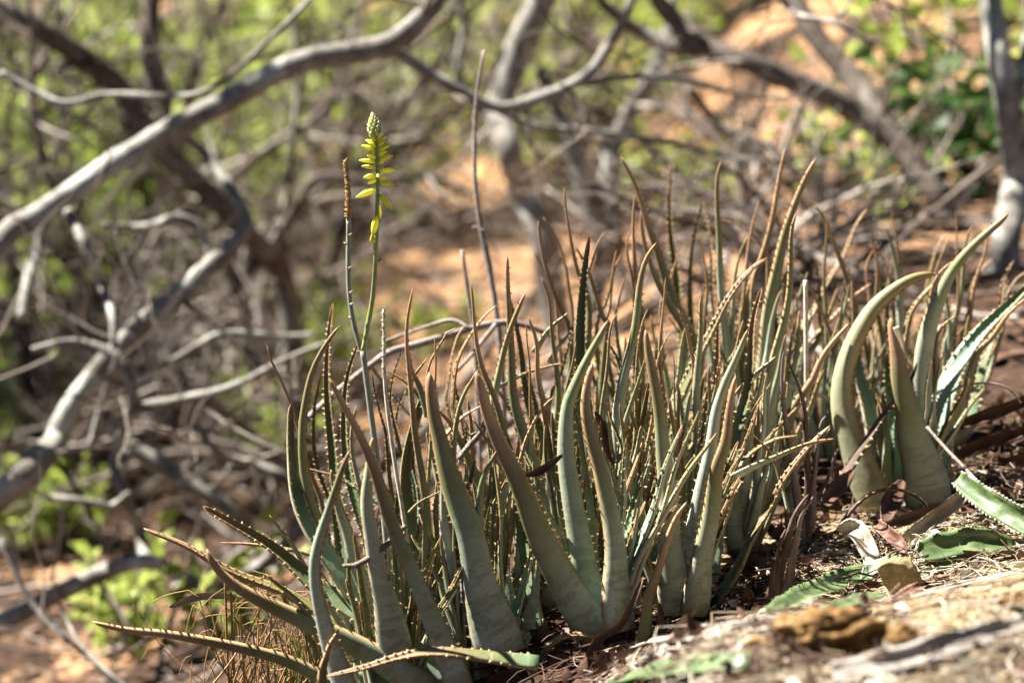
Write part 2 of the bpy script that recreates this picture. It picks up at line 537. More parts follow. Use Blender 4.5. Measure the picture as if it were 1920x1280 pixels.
def twiggy(mb, p, d, L, r, depth, spread=.6, sides=4):
    """A crooked twig with side twigs."""
    n = 6
    pts = [np.array(p, float)]
    dv = norm(d)
    for i in range(n - 1):
        dv = norm(dv + rng.normal(0, .16, 3) + np.array([0, 0, .03]))
        pts.append(pts[-1] + dv * L / (n - 1))
        if depth > 0 and i > 0 and rng.random() < .75:
            sd = norm(dv + rng.normal(0, spread, 3))
            twiggy(mb, pts[-1], sd, L * rng.uniform(.45, .7), r * (1 - i / n) * .62, depth - 1, spread, max(3, sides - 1))
    tube(mb, np.array(pts), np.linspace(r, r * .35, n), sides, cap=False)

def side_twigs(mb, c, r, n, L, depth=1):
    for _ in range(n):
        i = rng.integers(2, len(c) - 1)
        t = norm(c[i] - c[i - 1])
        dv = norm(np.cross(t, rng.normal(0, 1, 3)) + t * rng.uniform(-.3, .8))
        twiggy(mb, c[i], dv, L * rng.uniform(.5, 1.3), min(r[i] * .4, .009), depth)

def leaf_quads(mb, pts, size, jitter=.4):
    """Small folded leaves at the given points."""
    for p in pts:
        a = norm(rng.normal(0, 1, 3) + np.array([0, 0, -.2]))
        b = norm(np.cross(a, rng.normal(0, 1, 3)))
        s = size * rng.uniform(1 - jitter, 1 + jitter)
        n = np.cross(a, b) * s * .12
        v = [p, p + a * s * .5 + b * s * .27 + n, p + a * s, p + a * s * .5 - b * s * .27 + n]
        mb.add(v, [(0, 1, 2), (0, 2, 3)])

def crown(parent, centres, n, size, mat):
    mb = MB()
    for c, rad in centres:
        k = rng.normal(0, 1, (n, 3)); k = k / np.linalg.norm(k, axis=1)[:, None] * (rng.random((n, 1)) ** .45)
        pts = np.array(c) + k * np.array(rad)
        # clumping: pull points to cluster seeds
        seeds = pts[rng.integers(0, n, max(8, n // 26))]
        near = seeds[rng.integers(0, len(seeds), n)]
        pts = near + (pts - near) * .22 + rng.normal(0, .03, (n, 3))
        leaf_quads(mb, pts, size)
    return tag(mb.obj('crown', mat, parent), kind='stuff')

def traced_tree(name, base, limbs, label, bark, ntw, Ltw, group=None, trunk_first=True):
    root = empty(name, base, label, 'tree', group)
    tw = MB()
    for k, (pts, w, d) in enumerate(limbs):
        mb = MB()
        c, r = limb(mb, pts, w, d, seed=k * 7 + 3)
        mb.obj('trunk' if k == 0 else 'limb', M[bark], root)
        side_twigs(tw, c, r, ntw, Ltw)
    tag(tw.obj('twigs', M['brush'], root), kind='stuff')
    return root

gl = ground_at(-420, 6.9)
bx, by, _ = pix(gl)
treeL = traced_tree('crooked_tree', gl, [
    ([(bx, by + 40), (-330, 1150), (-280, 980), (-140, 690), (0, 456), (60, 410), (150, 350), (250, 285), (330, 238), (430, 188), (500, 147), (600, 108), (720, 86), (785, 40), (850, -40), (960, -200), (1010, -420)], [100, 86, 70, 58, 52, 46, 50, 46, 42, 38, 22], (6.9, 7.1)),
    ([(-310, 1100), (-200, 1040), (-80, 970), (0, 925), (60, 882), (108, 820), (135, 760), (190, 692), (250, 625), (330, 560), (390, 505), (440, 458), (462, 415), (430, 350), (385, 290), (335, 243)], [76, 72, 66, 56, 50, 46, 40, 24, 20], (6.9, 7.0)),
    ([(bx + 30, by), (-250, 1270), (-120, 1215), (0, 1168), (100, 1115), (200, 1070), (280, 1052), (350, 1085), (430, 1095), (500, 1050), (570, 985), (640, 930), (700, 880)], [60, 50, 44, 40, 36, 30, 30, 26, 14], (6.9, 6.8)),
    ([(278, 1060), (262, 1000), (240, 940), (215, 865), (230, 805), (250, 740), (220, 670), (140, 640), (60, 655)], [26, 24, 22, 22, 18, 12], (6.85, 6.7)),
    ([(205, 812), (260, 765), (340, 747), (440, 722), (540, 672), (620, 640)], [20, 18, 16, 10], (6.8, 6.5)),
    ([(735, 92), (800, 135), (870, 172), (930, 202), (1000, 190), (1090, 148), (1140, 90), (1185, 0), (1210, -80)], [28, 22, 24, 24, 20, 16], (7.1, 7.3)),
    ([(960, 200), (1035, 170), (1175, 145), (1280, 150), (1410, 182), (1500, 180)], [18, 15, 12, 6], (7.2, 7.5)),
    ([(930, 205), (1020, 240), (1100, 245), (1250, 268), (1400, 300), (1470, 305)], [16, 13, 11, 6], (7.25, 7.3)),
    ([(0, 135), (60, 170), (125, 195), (200, 178), (300, 180), (375, 175), (440, 135), (500, 80), (575, 5), (610, -60)], [15, 14, 13, 10], (6.9, 6.7)),
    ([(85, 932), (150, 938), (210, 946), (240, 925)], [16, 17, 13], (6.8, 6.8)),
    ([(170, 838), (190, 760), (222, 660)], [16, 12, 10], (6.8, 6.7)),
    ([(365, 795), (415, 855), (470, 866), (530, 890), (600, 940)], [14, 16, 14, 8], (6.9, 7.1)),
    ([(0, 1010), (60, 1130), (130, 1200), (200, 1260), (260, 1330)], [10, 12, 11, 8], (6.4, 6.3)),
    ([(100, 1090), (120, 1150), (160, 1220), (240, 1290)], [8, 8, 7], (6.4, 6.3)),
    ([(125, 395), (160, 460), (190, 530), (210, 590), (215, 650)], [16, 20, 18, 14], (7.0, 6.8)),
    ([(190, 422), (270, 425), (330, 408), (372, 425), (388, 472), (395, 500)], [14, 18, 20, 18], (7.2, 7.0)),
    ([(300, 690), (370, 650), (420, 627), (520, 630), (590, 628)], [16, 18, 16, 12], (7.0, 7.2)),
    ([(240, 835), (330, 890), (420, 950), (480, 1010), (540, 1050)], [34, 34, 30, 22], (7.4, 7.3)),
    ([(40, 600), (55, 520), (75, 450), (95, 400)], [24, 22, 18], (7.3, 7.5)),
], 'crooked pale grey tree whose long bare limbs cross behind the flower spike', 'bark', 4, .45)

gb = ground_at(560, 9.4)
x0, y0, _ = pix(gb)
treeB = traced_tree('dark_tree', gb, [
    ([(x0, y0 + 20), (540, 560), (505, 480), (450, 425), (380, 350), (310, 290), (265, 225), (220, 160), (150, 105), (60, 48), (-60, -20), (-200, -120)], [60, 50, 46, 44, 44, 46, 50, 48, 44, 34], (9.4, 8.6)),
    ([(310, 290), (300, 180), (280, 80), (285, -40), (270, -200)], [50, 48, 40, 30], (9.0, 9.0)),
    ([(520, 500), (545, 300), (560, 120), (530, -40)], [20, 18, 14, 10], (9.3, 9.4)),
    ([(500, 470), (560, 380), (600, 330), (700, 340), (800, 330), (900, 370)], [20, 18, 16, 10], (9.2, 9.3)),
], 'dark shaded tree leaning behind the pale crooked limbs', 'bark_dark', 6, .6)

gm = ground_at(1055, 9.0)
x0, y0, _ = pix(gm)
treeM = traced_tree('forked_tree', gm, [
    ([(x0, y0 + 15), (1020, 460), (985, 370), (955, 285), (935, 215), (965, 110), (1010, 10), (1030, -140), (1020, -300)], [62, 58, 56, 54, 56, 60, 58, 40], (9.0, 9.2)),
    ([(x0 + 30, y0 + 15), (1130, 470), (1100, 370), (1072, 280), (1050, 220), (1010, 130)], [46, 42, 40, 34, 24], (9.1, 9.3)),
    ([(1160, 520), (1150, 420), (1140, 320), (1175, 220), (1230, 130), (1260, 20), (1265, -100)], [40, 40, 34, 26, 20], (9.4, 9.6)),
    ([(950, 250), (900, 200), (860, 140), (870, 40), (840, -60)], [30, 24, 18, 12], (9.1, 9.2)),
], 'forked grey trunk standing on sunlit orange soil behind the rear aloe tips', 'bark', 6, .6)

gr = ground_at(1830, 8.0)
x0, y0, _ = pix(gr)
treeR = traced_tree('leaning_tree', gr, [
    ([(x0, y0 + 20), (1790, 430), (1755, 360), (1700, 290), (1640, 238), (1560, 182), (1480, 150), (1400, 116), (1330, 90), (1272, 45), (1225, -15), (1180, -120)], [50, 46, 46, 50, 46, 44, 40, 34, 26], (8.0, 8.3)),
    ([(1705, 290), (1650, 220), (1590, 140), (1530, 70), (1490, -10), (1460, -120)], [44, 52, 48, 40, 30], (8.2, 8.8)),
    ([(1330, 95), (1262, 88), (1205, 60), (1145, 20), (1100, -30)], [34, 30, 24, 18], (8.3, 8.4)),
    ([(1290, 165), (1350, 238), (1420, 300), (1480, 350), (1540, 420)], [18, 20, 18, 12], (8.6, 8.7)),
    ([(1480, 300), (1478, 255), (1505, 205), (1530, 180)], [14, 13, 10], (8.4, 8.3)),
    ([(1430, 280), (1330, 330), (1230, 350), (1150, 420)], [18, 16, 16, 12], (8.9, 9.1)),
], 'brown tree limb leaning down across the orange clearing', 'bark_dark', 5, .55)

gs = ground_at(1885, 7.25)
x0, y0, _ = pix(gs)
treeS = traced_tree('slender_tree', gs, [
    ([(x0, y0 + 15), (1888, 440), (1902, 350), (1898, 270), (1882, 160), (1866, 60), (1855, -30), (1850, -200), (1870, -500)], [66, 58, 52, 50, 44, 40, 40, 30], (7.25, 7.3)),
    ([(1890, 260), (1915, 150), (1925, 40), (1935, -60)], [22, 18, 14], (7.3, 7.4)),
    ([(1440, -40), (1470, 5), (1500, 30), (1560, 42), (1600, 62), (1640, 82)], [14, 14, 13, 8], (7.1, 6.9)),
    ([(1850, -60), (1700, -70), (1560, -60), (1440, -40)], [24, 20, 14], (7.3, 7.1)),
    ([(1560, 42), (1585, 20), (1600, -10)], [9, 6], (7.0, 7.0)),
    ([(1600, -20), (1690, 20), (1740, 55), (1830, 110)], [9, 8, 5], (7.1, 7.2)),
], 'slender upright tree with pale lichen on its lower trunk', 'bark', 3, .4)

# crowns above the picture: they give the broken shade on the slope
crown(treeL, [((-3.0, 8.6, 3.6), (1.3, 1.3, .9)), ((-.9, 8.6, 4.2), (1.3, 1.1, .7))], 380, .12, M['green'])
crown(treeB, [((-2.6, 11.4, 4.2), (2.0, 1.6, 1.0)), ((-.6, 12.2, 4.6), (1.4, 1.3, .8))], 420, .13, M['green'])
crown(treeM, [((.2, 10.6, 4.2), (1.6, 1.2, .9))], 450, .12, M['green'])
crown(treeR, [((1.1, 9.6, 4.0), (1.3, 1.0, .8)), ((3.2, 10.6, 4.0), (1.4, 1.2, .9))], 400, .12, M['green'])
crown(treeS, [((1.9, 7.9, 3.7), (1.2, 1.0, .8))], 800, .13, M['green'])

# unseen trees added round the camera and slope to block sky light
def shade_tree(n=1300, label='unseen leafy tree added to block sky light, with a short grey trunk and a low spreading crown', group='unseen trees added to screen the sky'):
    root = empty('sky_screen_tree', (0, 0, 0), label, 'tree', group)
    mb = MB(); c = catmull([(0, 0, -.3), (.1, .05, 1.0), (-.05, .1, 2.2), (.1, 0, 3.4)], 14); tube(mb, c, np.linspace(.13, .05, 14), 10, .15)
    mb.obj('trunk', M['bark'], root)
    for k in range(5):
        a = k * 1.26
        mb = MB(); c = catmull([(0, .05, 1.2 + .2 * k), (math.cos(a) * .6, math.sin(a) * .6, 2.2 + .1 * k), (math.cos(a) * 1.3, math.sin(a) * 1.3, 2.9 + .1 * k)], 10)
        tube(mb, c, np.linspace(.05, .015, 10), 7, .1); mb.obj('limb', M['bark'], root)
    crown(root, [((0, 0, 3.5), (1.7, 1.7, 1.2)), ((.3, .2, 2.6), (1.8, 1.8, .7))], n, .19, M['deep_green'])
    return root
def copy_tree(o, parent=None):
    c = o.copy()
    COL.objects.link(c)
    c.parent = parent
    for ch in o.children:
        copy_tree(ch, c)
    return c
st0 = shade_tree()
for i, (x, y, s) in enumerate([(-2.2, -1.6, 1.0), (1.4, -1.9, 1.1), (3.6, .6, 1.0), (3.9, 3.6, 1.05), (4.6, 6.6, 1.1), (-4.6, 1.0, 1.0), (0, -4.6, 1.4), (4.8, -2.4, 1.3), (-4.8, -2.6, 1.3), (-5.9, 11.6, 1.2), (2.9, 4.6, .9), (2.5, 1.8, .9), (.1, -1.0, 1.0), (-2.5, 1.3, .9)]):
    o = st0 if i == 0 else copy_tree(st0)
    o.location = (x, y, float(ground_z(x, y)))
    o.scale = (s, s, s); o.rotation_euler = (0, 0, i * 1.9)

# ------------------------------------------------------------------ background brush and leafy shrubs (copied with their parts)
def make_brush(seed):
    root = empty('leafless_shrub', (0, 0, 0), 'leafless tangled grey-brown shrub out of focus on the slope', 'shrub', 'leafless shrubs behind the aloe clump')
    st, tw = MB(), MB()
    for k in range(6):
        a = rng.uniform(0, 6.28)
        dv = norm([math.cos(a) * .7, math.sin(a) * .7, 1.0])
        pts, p = [], np.array([math.cos(a), math.sin(a), 0]) * .06 - np.array([0, 0, .05])
        L = rng.uniform(.9, 1.7)
        for i in range(9):
            pts.append(p)
            dv = norm(dv + rng.normal(0, .2, 3) + np.array([math.cos(a), math.sin(a), -.35]) * .12)
            p = p + dv * L / 8
        pts = np.array(pts)
        r0 = rng.uniform(.016, .042)
        tube(st, pts, np.linspace(r0, r0 * .4, 9), 6)
        for i in range(2, 9):
            for _ in range(1):
                sd = norm(norm(pts[i] - pts[i - 1]) + rng.normal(0, .8, 3))
                twiggy(tw, pts[i], sd, rng.uniform(.25, .75), .0085, 1)
    st.obj('stems', M['brush'], root)
    tag(tw.obj('twigs', M['brush'], root), kind='stuff')
    return root

def make_leafy(seed, mat, h, n, size, label, group):
    root = empty('leafy_shrub', (0, 0, 0), label, 'shrub', group)
    st, pts = MB(), []
    for k in range(5):
        a = rng.uniform(0, 6.28)
        tip = np.array([math.cos(a) * h * .45, math.sin(a) * h * .45, h * rng.uniform(.6, 1)])
        c = catmull([(0, 0, -.04), tip * .5 + rng.normal(0, .05 * h, 3), tip], 8)
        tube(st, c, np.linspace(.008, .003, 8) * (1 + h), 5)
        for i in range(n // 5):
            q = c[rng.integers(3, 8)] + rng.normal(0, .13 * h, 3)
            pts.append(q)
    st.obj('stems', M['brush'], root)
    lv = MB(); leaf_quads(lv, pts, size)
    tag(lv.obj('foliage', mat, root), kind='stuff')
    return root

def make_sapling():
    root = empty('bare_sapling', (0, 0, 0), 'tall leafless sapling with a mesh of fine bare twigs', 'sapling', 'bare saplings in the thicket')
    st, tw = MB(), MB()
    for k in range(3):
        a = rng.uniform(0, 6.28)
        dv = norm([math.cos(a) * .35, math.sin(a) * .35, 1.0])
        pts, p = [], np.array([math.cos(a), math.sin(a), 0]) * .05 - np.array([0, 0, .05])
        L = rng.uniform(1.8, 3.0)
        for i in range(12):
            pts.append(p)
            dv = norm(dv + rng.normal(0, .14, 3))
            p = p + dv * L / 11
        pts = np.array(pts)
        r0 = rng.uniform(.018, .036)
        tube(st, pts, np.linspace(r0, r0 * .3, 12), 6)
        for i in range(2, 12):
            for _ in range(3):
                sd = norm(norm(pts[i] - pts[i - 1]) * .5 + rng.normal(0, .8, 3))
                twiggy(tw, pts[i], sd, rng.uniform(.35, .9), .008, 1)
    st.obj('stems', M['brush'], root)
    tag(tw.obj('twigs', M['brush'], root), kind='stuff')
    return root
saps = [make_sapling() for k in range(3)]
for i, (px, d) in enumerate([(40, 10.5), (240, 11.8), (400, 12.5), (540, 11.4), (610, 12.6), (1130, 14.6), (110, 14.5), (480, 14.6), (320, 10.4), (130, 9.8), (-60, 12)]):
    o = saps[i] if i < 3 else copy_tree(saps[i % 3])
    q = random.Random(i)
    o.location = ground_at(px + q.uniform(-25, 25), d)
    s = q.uniform(.8, 1.2)
    o.scale = (s, s, s * q.uniform(.9, 1.2)); o.rotation_euler = (q.uniform(-.2, .2), q.uniform(-.2, .2), q.uniform(0, 6.28))
protos = [make_brush(k) for k in range(4)]
spots = []
r2 = np.random.default_rng(21)
for px, d in [(60, 9.4), (230, 9.6), (420, 9.8), (540, 9.6), (640, 9.0), (130, 11), (360, 10.8), (460, 13), (-40, 9.8),
              (1180, 10.5), (1420, 9.6), (1560, 9.2), (1560, 7.6), (1250, 8.6), (1450, 7.4), (1330, 7.6), (1620, 8.2),
              (200, 15), (640, 16.5), (1100, 15), (1750, 14.5), (780, 18)]:
    spots.append((px, d))
for i, (px, d) in enumerate(spots):
    o = protos[i] if i < 4 else copy_tree(protos[i % 4])
    p = ground_at(px + r2.uniform(-30, 30), d)
    o.location = p
    s = r2.uniform(.6, 1.0) * (1.0 if px < 900 else .72)
    o.scale = (s, s, s * r2.uniform(.75, 1.1))
    o.rotation_euler = (r2.uniform(-.12, .12), r2.uniform(-.12, .12), r2.uniform(0, 6.28))

lg = make_leafy(1, M['green'], .32, 110, .075, 'small yellow-green seedling bush on the shaded slope', 'green seedlings among the leaf litter')
lb = make_leafy(2, M['green'], 1.5, 700, .12, 'tall sunlit yellow-green bush at the far edge of the thicket', 'tall sunlit bushes beyond the thicket')
first = True
for px, py in [(60, 800), (40, 1000), (130, 990), (210, 1180), (250, 1190), (520, 860), (490, 880), (620, 690), (600, 610), (700, 640), (60, 640), (1560, 340), (1270, 400), (1330, 420), (1690, 400), (1300, 350), (830, 640), (180, 520), (250, 430), (420, 1190)]:
    p = ground_hit(px, py + 30)
    o = lg if first else copy_tree(lg)
    first = False
    s = r2.uniform(.6, 1.2) * min(1.5, p[1] / 8)
    o.location = p; o.scale = (s, s, s); o.rotation_euler = (0, 0, r2.uniform(0, 6.28))
first = True
for px, d in [(40, 16), (210, 17), (345, 15.5), (690, 16.5), (790, 19), (900, 18), (1060, 16.5), (1150, 18), (1260, 19), (1400, 22), (1800, 20), (1880, 16), (560, 19), (1600, 24), (1500, 21), (1700, 23), (-80, 17), (2000, 20), (130, 13), (340, 13.2), (440, 17.5), (10, 13.5), (250, 14.5)]:
    o = lb if first else copy_tree(lb)
    first = False
    p = ground_at(px, d)
    s = r2.uniform(.7, 1.25)
    o.location = p; o.scale = (s, s, s); o.rotation_euler = (0, 0, r2.uniform(0, 6.28))
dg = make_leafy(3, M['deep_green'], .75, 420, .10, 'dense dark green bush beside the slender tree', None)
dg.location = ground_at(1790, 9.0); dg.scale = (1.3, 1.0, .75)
dg.name = 'dark_green_bush'
dg2 = make_leafy(5, M['green'], 1.1, 260, .11, 'airy bright green sapling hanging beside the slender tree', None)
dg2.location = ground_at(1770, 10.2)
dg2.name = 'airy_sapling'

# leaf litter on the far slope: nobody could count it
def litter_mass(name, n, xr, yr, size, mat, label, seed, lift=.012, dens=None):
    q = np.random.default_rng(seed)
    x = q.uniform(*xr, n); y = yr[0] + (yr[1] - yr[0]) * q.random(n) ** 1.3
    z = ground_z(x, y)
    mb = MB()
    for i in range(n):
        a = q.uniform(0, 6.28); s = size * q.uniform(.5, 1.4)
        u = np.array([math.cos(a), math.sin(a), q.uniform(-.35, .35)]) * s
        w = np.array([-math.sin(a), math.cos(a), q.uniform(-.35, .35)]) * s * q.uniform(.25, .45)
        p = np.array([x[i], y[i], z[i] + lift])
        k = np.array([0, 0, s * .15])
        mb.add([p - u, p - w * .9 + k, p + w * .9 + k, p + u], [(0, 1, 2), (1, 3, 2)])
    o = mb.obj(name, mat, None, (0, 0, 0), smooth=False)
    return tag(o, label, 'leaf litter', kind='stuff')
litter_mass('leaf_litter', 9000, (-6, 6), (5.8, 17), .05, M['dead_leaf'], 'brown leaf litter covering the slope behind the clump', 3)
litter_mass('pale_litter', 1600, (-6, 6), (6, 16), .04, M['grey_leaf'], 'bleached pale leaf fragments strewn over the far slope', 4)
def stick_mass(name, n, xr, yr, L, r, mat, label, seed):
    q = np.random.default_rng(seed)
    mb = MB()
    for i in range(n):
        x, y = q.uniform(*xr), q.uniform(*yr)
        a = q.uniform(0, 6.28); l = L * q.uniform(.4, 1.3)
        c = []
        for k in (-.5, -.15, .2, .5):
            xx, yy = x + math.cos(a) * l * k + q.normal(0, l * .03), y + math.sin(a) * l * k + q.normal(0, l * .03)
            c.append((xx, yy, float(ground_z(xx, yy)) + r + q.uniform(0, .04)))
        tube(mb, np.array(c), r * q.uniform(.5, 1.3), 4, cap=False)
    o = mb.obj(name, mat, None, (0, 0, 0))
    return tag(o, label, 'fallen twigs', kind='stuff')
stick_mass('fallen_twigs', 900, (-5, 5), (5.9, 14), .6, .006, M['brush'], 'fallen grey twigs strewn over the slope behind the clump', 8)

# ------------------------------------------------------------------ aloe leaves
NS, NR = 26, 14
_ang_o = np.linspace(0, math.pi, 8)                # outer (abaxial) arc, from margin to margin
def leaf_mesh(c, A, half, thick, tone, dry=False, wob=0):
    """c centreline (NS,3), A abaxial unit vectors, half width/thickness arrays -> body arrays and margins."""
    T = norm(np.gradient(c, axis=0))
    A = norm(A - T * np.sum(A * T, 1, keepdims=True))
    B = np.cross(T, A)
    t = np.linspace(0, 1, len(c))
    n = len(c)
    u_o = -np.cos(_ang_o)                           # -1..1
    h_o = np.sin(_ang_o) ** .85
    u_i = np.array([.72, .4, 0, -.4, -.72])
    prof_u = np.concatenate([u_o, u_i])
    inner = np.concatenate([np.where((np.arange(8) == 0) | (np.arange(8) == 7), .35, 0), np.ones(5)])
    edge = np.abs(prof_u) ** 1
    m = len(prof_u)
    chan = np.clip(.62 - .75 * t, -.75, .62)        # base: flat/thick inside, later a channel
    v = np.zeros((n, m, 3))
    for j in range(m):
        if j < 8:
            off = thick * h_o[j] * 1.0
        else:
            cc = (1 - prof_u[j] ** 2)
            depth = thick * (-.30 + .95 * sstep(.15, .6, t))
            off = depth * cc * .95
            off = np.minimum(off, thick * .68 * (1 - prof_u[j] ** 2) ** .5)
        v[:, j] = c + B * (half * prof_u[j])[:, None] + A * off[:, None]
    f = []
    for i in range(n - 1):
        for j in range(m):
            k = (j + 1) % m
            f.append((i * m + j, i * m + k, (i + 1) * m + k, (i + 1) * m + j))
    f.append(tuple(range(m))[::-1]); f.append(tuple((n - 1) * m + j for j in range(m)))
    mar = (c - B * half[:, None], c + B * half[:, None])
    return v.reshape(-1, 3), f, np.repeat(t, m), np.tile(edge, n), np.tile(inner, n), mar, B, A, T

def width_profile(t, blunt=.17):
    w = (1 - t) * (1 - blunt) + blunt
    w = w * (.9 + .16 * np.exp(-((t - .10) / .12) ** 2))
    tip = np.sqrt(np.clip(1 - (np.clip(t - .955, 0, 1) / .0455) ** 2, 0, 1))
    return np.maximum(w * tip, .012)

def add_leaf(root, c3, A, wbase, tone, mat='aloe', teeth=True, thick=.34, spacing=.0165, name='leaf', label=None):
    c = catmull(c3, NS)
    t = np.linspace(0, 1, NS)
    kx = np.linspace(0, 1, NS); ph_ = rng.uniform(0, 6.28, 4)
    Lr = np.sum(np.linalg.norm(np.diff(c, axis=0), axis=1))
    wv = np.array([np.sin(kx * 9 + ph_[0]) * .006 + np.sin(kx * 17 + ph_[1]) * .0035, np.sin(kx * 8 + ph_[2]) * .008, kx * 0]).T * Lr
    c = c + wv * (kx * (1.2 - kx))[:, None] * 3
    # nonuniform sampling: finer tip
    tt = 1 - (1 - t) ** 1.25
    idx = tt * (NS - 1)
    c = np.stack([np.interp(idx, np.arange(NS), c[:, k]) for k in range(3)], 1)
    A = np.stack([np.interp(idx, np.arange(NS), A[:, k]) for k in range(3)], 1)
    L = np.sum(np.linalg.norm(np.diff(c, axis=0), axis=1))
    half = .5 * wbase * width_profile(tt)
    half = half * (1 + .05 * np.sin(tt * rng.uniform(5, 12) + rng.uniform(0, 6)))
    th = np.minimum(wbase * thick * (1 - .45 * tt), half * 1.35)
    v, f, at, ed, inn, mar, B, An, T = leaf_mesh(c, A, half, th, tone)
    at = np.repeat(tt, len(at) // NS)
    mb = MB()
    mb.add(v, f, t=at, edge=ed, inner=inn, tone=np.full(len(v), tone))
    o = mb.obj(name, M[mat], root)
    if label: o['label'] = label
    if teeth:
        tb = MB()
        s = np.concatenate([[0], np.cumsum(np.linalg.norm(np.diff(c, axis=0), axis=1))])
        for side, edge_line in ((-1, mar[0]), (1, mar[1])):
            q = L * .04 + rng.uniform(0, spacing)
            while q < L * .965:
                p = np.array([np.interp(q, s, edge_line[:, k]) for k in range(3)])
                bv = np.array([np.interp(q, s, B[:, k]) for k in range(3)]) * side
                tv = norm(np.array([np.interp(q, s, T[:, k]) for k in range(3)]))
                av = np.cross(bv, tv)
                if rng.random() < .1:
                    q += spacing; continue
                k = (1 - .55 * q / L) * rng.uniform(.5, 1.35) * min(1.25, .55 + wbase / .06)
                ln, wd, hg = .0060 * k, .0040 * k, .0018 * k
                p = p - bv * .0012
                tip = p + bv * (ln + .0012) + tv * ln * rng.uniform(.2, .9)
                tb.add([p - tv * wd, p + av * hg, p + tv * wd, p - av * hg, tip], [(0, 1, 4), (1, 2, 4), (2, 3, 4), (3, 0, 4)])
                q += spacing * rng.uniform(.75, 1.3) * (1.05 - .35 * q / L)
        if tb.n:
            tag(tb.obj('teeth', M['teeth'], o, smooth=False), kind='stuff')
    return o

def view_axes(c):
    T = norm(np.gradient(c, axis=0))
    V = norm(CAM_POS - c)
    S = norm(np.cross(T, V))
    Vp = np.cross(S, T)
    return T, S, Vp

def traced_leaf(plant, pts, w, phi=0., tone=.5, mat='aloe', lean=None, ext=True, dz=0., teeth=True, twist=0., label=None, name='leaf', thick=.34):
    """pts: pixels from base to tip; w: width in pixels near the base; phi: where the outer face looks (0 camera, 90 right, 180 away, 270 left)."""
    root, bxp, byp, d = plant['root'], plant['px'], plant['py'], plant['d'] + dz
    pts = [tuple(map(float, q)) for q in pts]
    if ext and pts[0][1] < byp - 45:
        pts = [(bxp + max(-38, min(38, (pts[0][0] - bxp) * .35)), byp + 6.)] + pts
    ph = math.radians(phi)
    lens = np.concatenate([[0], np.cumsum([math.hypot(pts[i + 1][0] - pts[i][0], pts[i + 1][1] - pts[i][1]) for i in range(len(pts) - 1)])])
    tt = lens / lens[-1]
    Lm = lens[-1] / FPX * d
    if lean is None: lean = .22 * Lm
    dd = d - math.cos(ph) * (.035 + lean * tt ** 1.2)
    c3 = np.array([P(x, y, q) for (x, y), q in zip(pts, dd)])
    c = catmull(c3, NS)
    T, S, Vp = view_axes(c)
    a = ph + math.radians(twist) * np.linspace(0, 1, NS)
    A = np.cos(a)[:, None] * Vp + np.sin(a)[:, None] * S
    vis = max(abs(math.cos(ph)), .88) * 1.06
    wb = w / FPX * d / vis
    return add_leaf(root, c3, A, wb, tone, mat, teeth, thick, label=label, name=name)

def filler_leaf(plant, az, L, tilt, w, tone, mat='aloe', teeth=True):
    b = np.array(plant['root'].location)
    o = np.array([math.cos(az), math.sin(az), 0])
    side = np.array([-o[1], o[0], 0])
    k = np.linspace(0, 1, 6)
    curl = rng.uniform(-.12, .25)
    sd = rng.uniform(-.12, .12)
    c3 = np.array([b + o * .02 + o * L * (tilt * q + curl * q ** 2.2) + side * L * sd * q * q + np.array([0, 0, 1]) * L * (q * math.cos(tilt) - max(curl, 0) * .55 * q ** 2.5) - np.array([0, 0, .015]) for q in k])
    c = catmull(c3, NS)
    A = np.repeat(o[None] - np.array([[0, 0, .3]]), NS, 0)
    return add_leaf(plant['root'], c3, A, w, tone, mat, teeth, spacing=.027)

def plant(px, d, label, group=None, name='aloe_plant', py=None):
    p = ground_at(px, d)
    r = empty(name, p, label, 'aloe', group)
    x, y, dd = pix(p)
    return {'root': r, 'px': x, 'py': y, 'd': dd}
# ------------------------------------------------------------------ the aloe clump, leaf by leaf
RG = 'aloe rosettes crowded along the rear of the clump'
MG = 'aloe rosettes packed inside the clump'
PA = plant(735, 4.24, 'sprawling aloe at the clump edge with long leaves reaching out over the slope')
PF = plant(735, 4.40, 'tall aloe carrying the forked stalk with a yellow flower spike')
PB = plant(905, 4.28, 'aloe with a broad yellow-olive banded leaf beside the sprawling plant')
PC = plant(1115, 4.30, 'sturdy aloe with a thick brown diagonal leaf and a pale grey-green leaf')
PD = plant(1270, 4.38, 'aloe with a pale ring-scarred leaf at the edge of the bare soil')
PE = plant(1455, 4.36, 'small withered aloe with shrivelled dark purple leaves')
PG = plant(1690, 4.80, 'isolated broad pale aloe rosette with a folded dry leaf tip')
PH = plant(1495, 4.62, 'thin grey-purple aloe between the main clump and the broad pale rosette', name='aloe_plant')
I1 = plant(830, 4.52, 'narrow aloe rosette with arching tan leaves behind the banded yellow-olive leaf', MG); I2 = plant(930, 4.55, 'aloe rosette with tall pale and dark leaves behind the thick brown diagonal leaf', MG); I3 = plant(1015, 4.62, 'aloe rosette with a pinkish-brown leaf just behind the pale grey-green leaf', MG)
I4 = plant(1170, 4.58, 'aloe rosette with a curved tan-tipped pale leaf behind the sturdy aloe', MG); I5 = plant(1290, 4.62, 'aloe rosette with a long arching double-edged olive leaf behind the ring-scarred plant', MG); I6 = plant(1390, 4.66, 'aloe rosette with a tall spiny-edged leaf behind the withered purple plant', MG)
I7 = plant(665, 4.45, 'aloe rosette of tall upright leaves at the clump end behind the sprawling plant', MG)
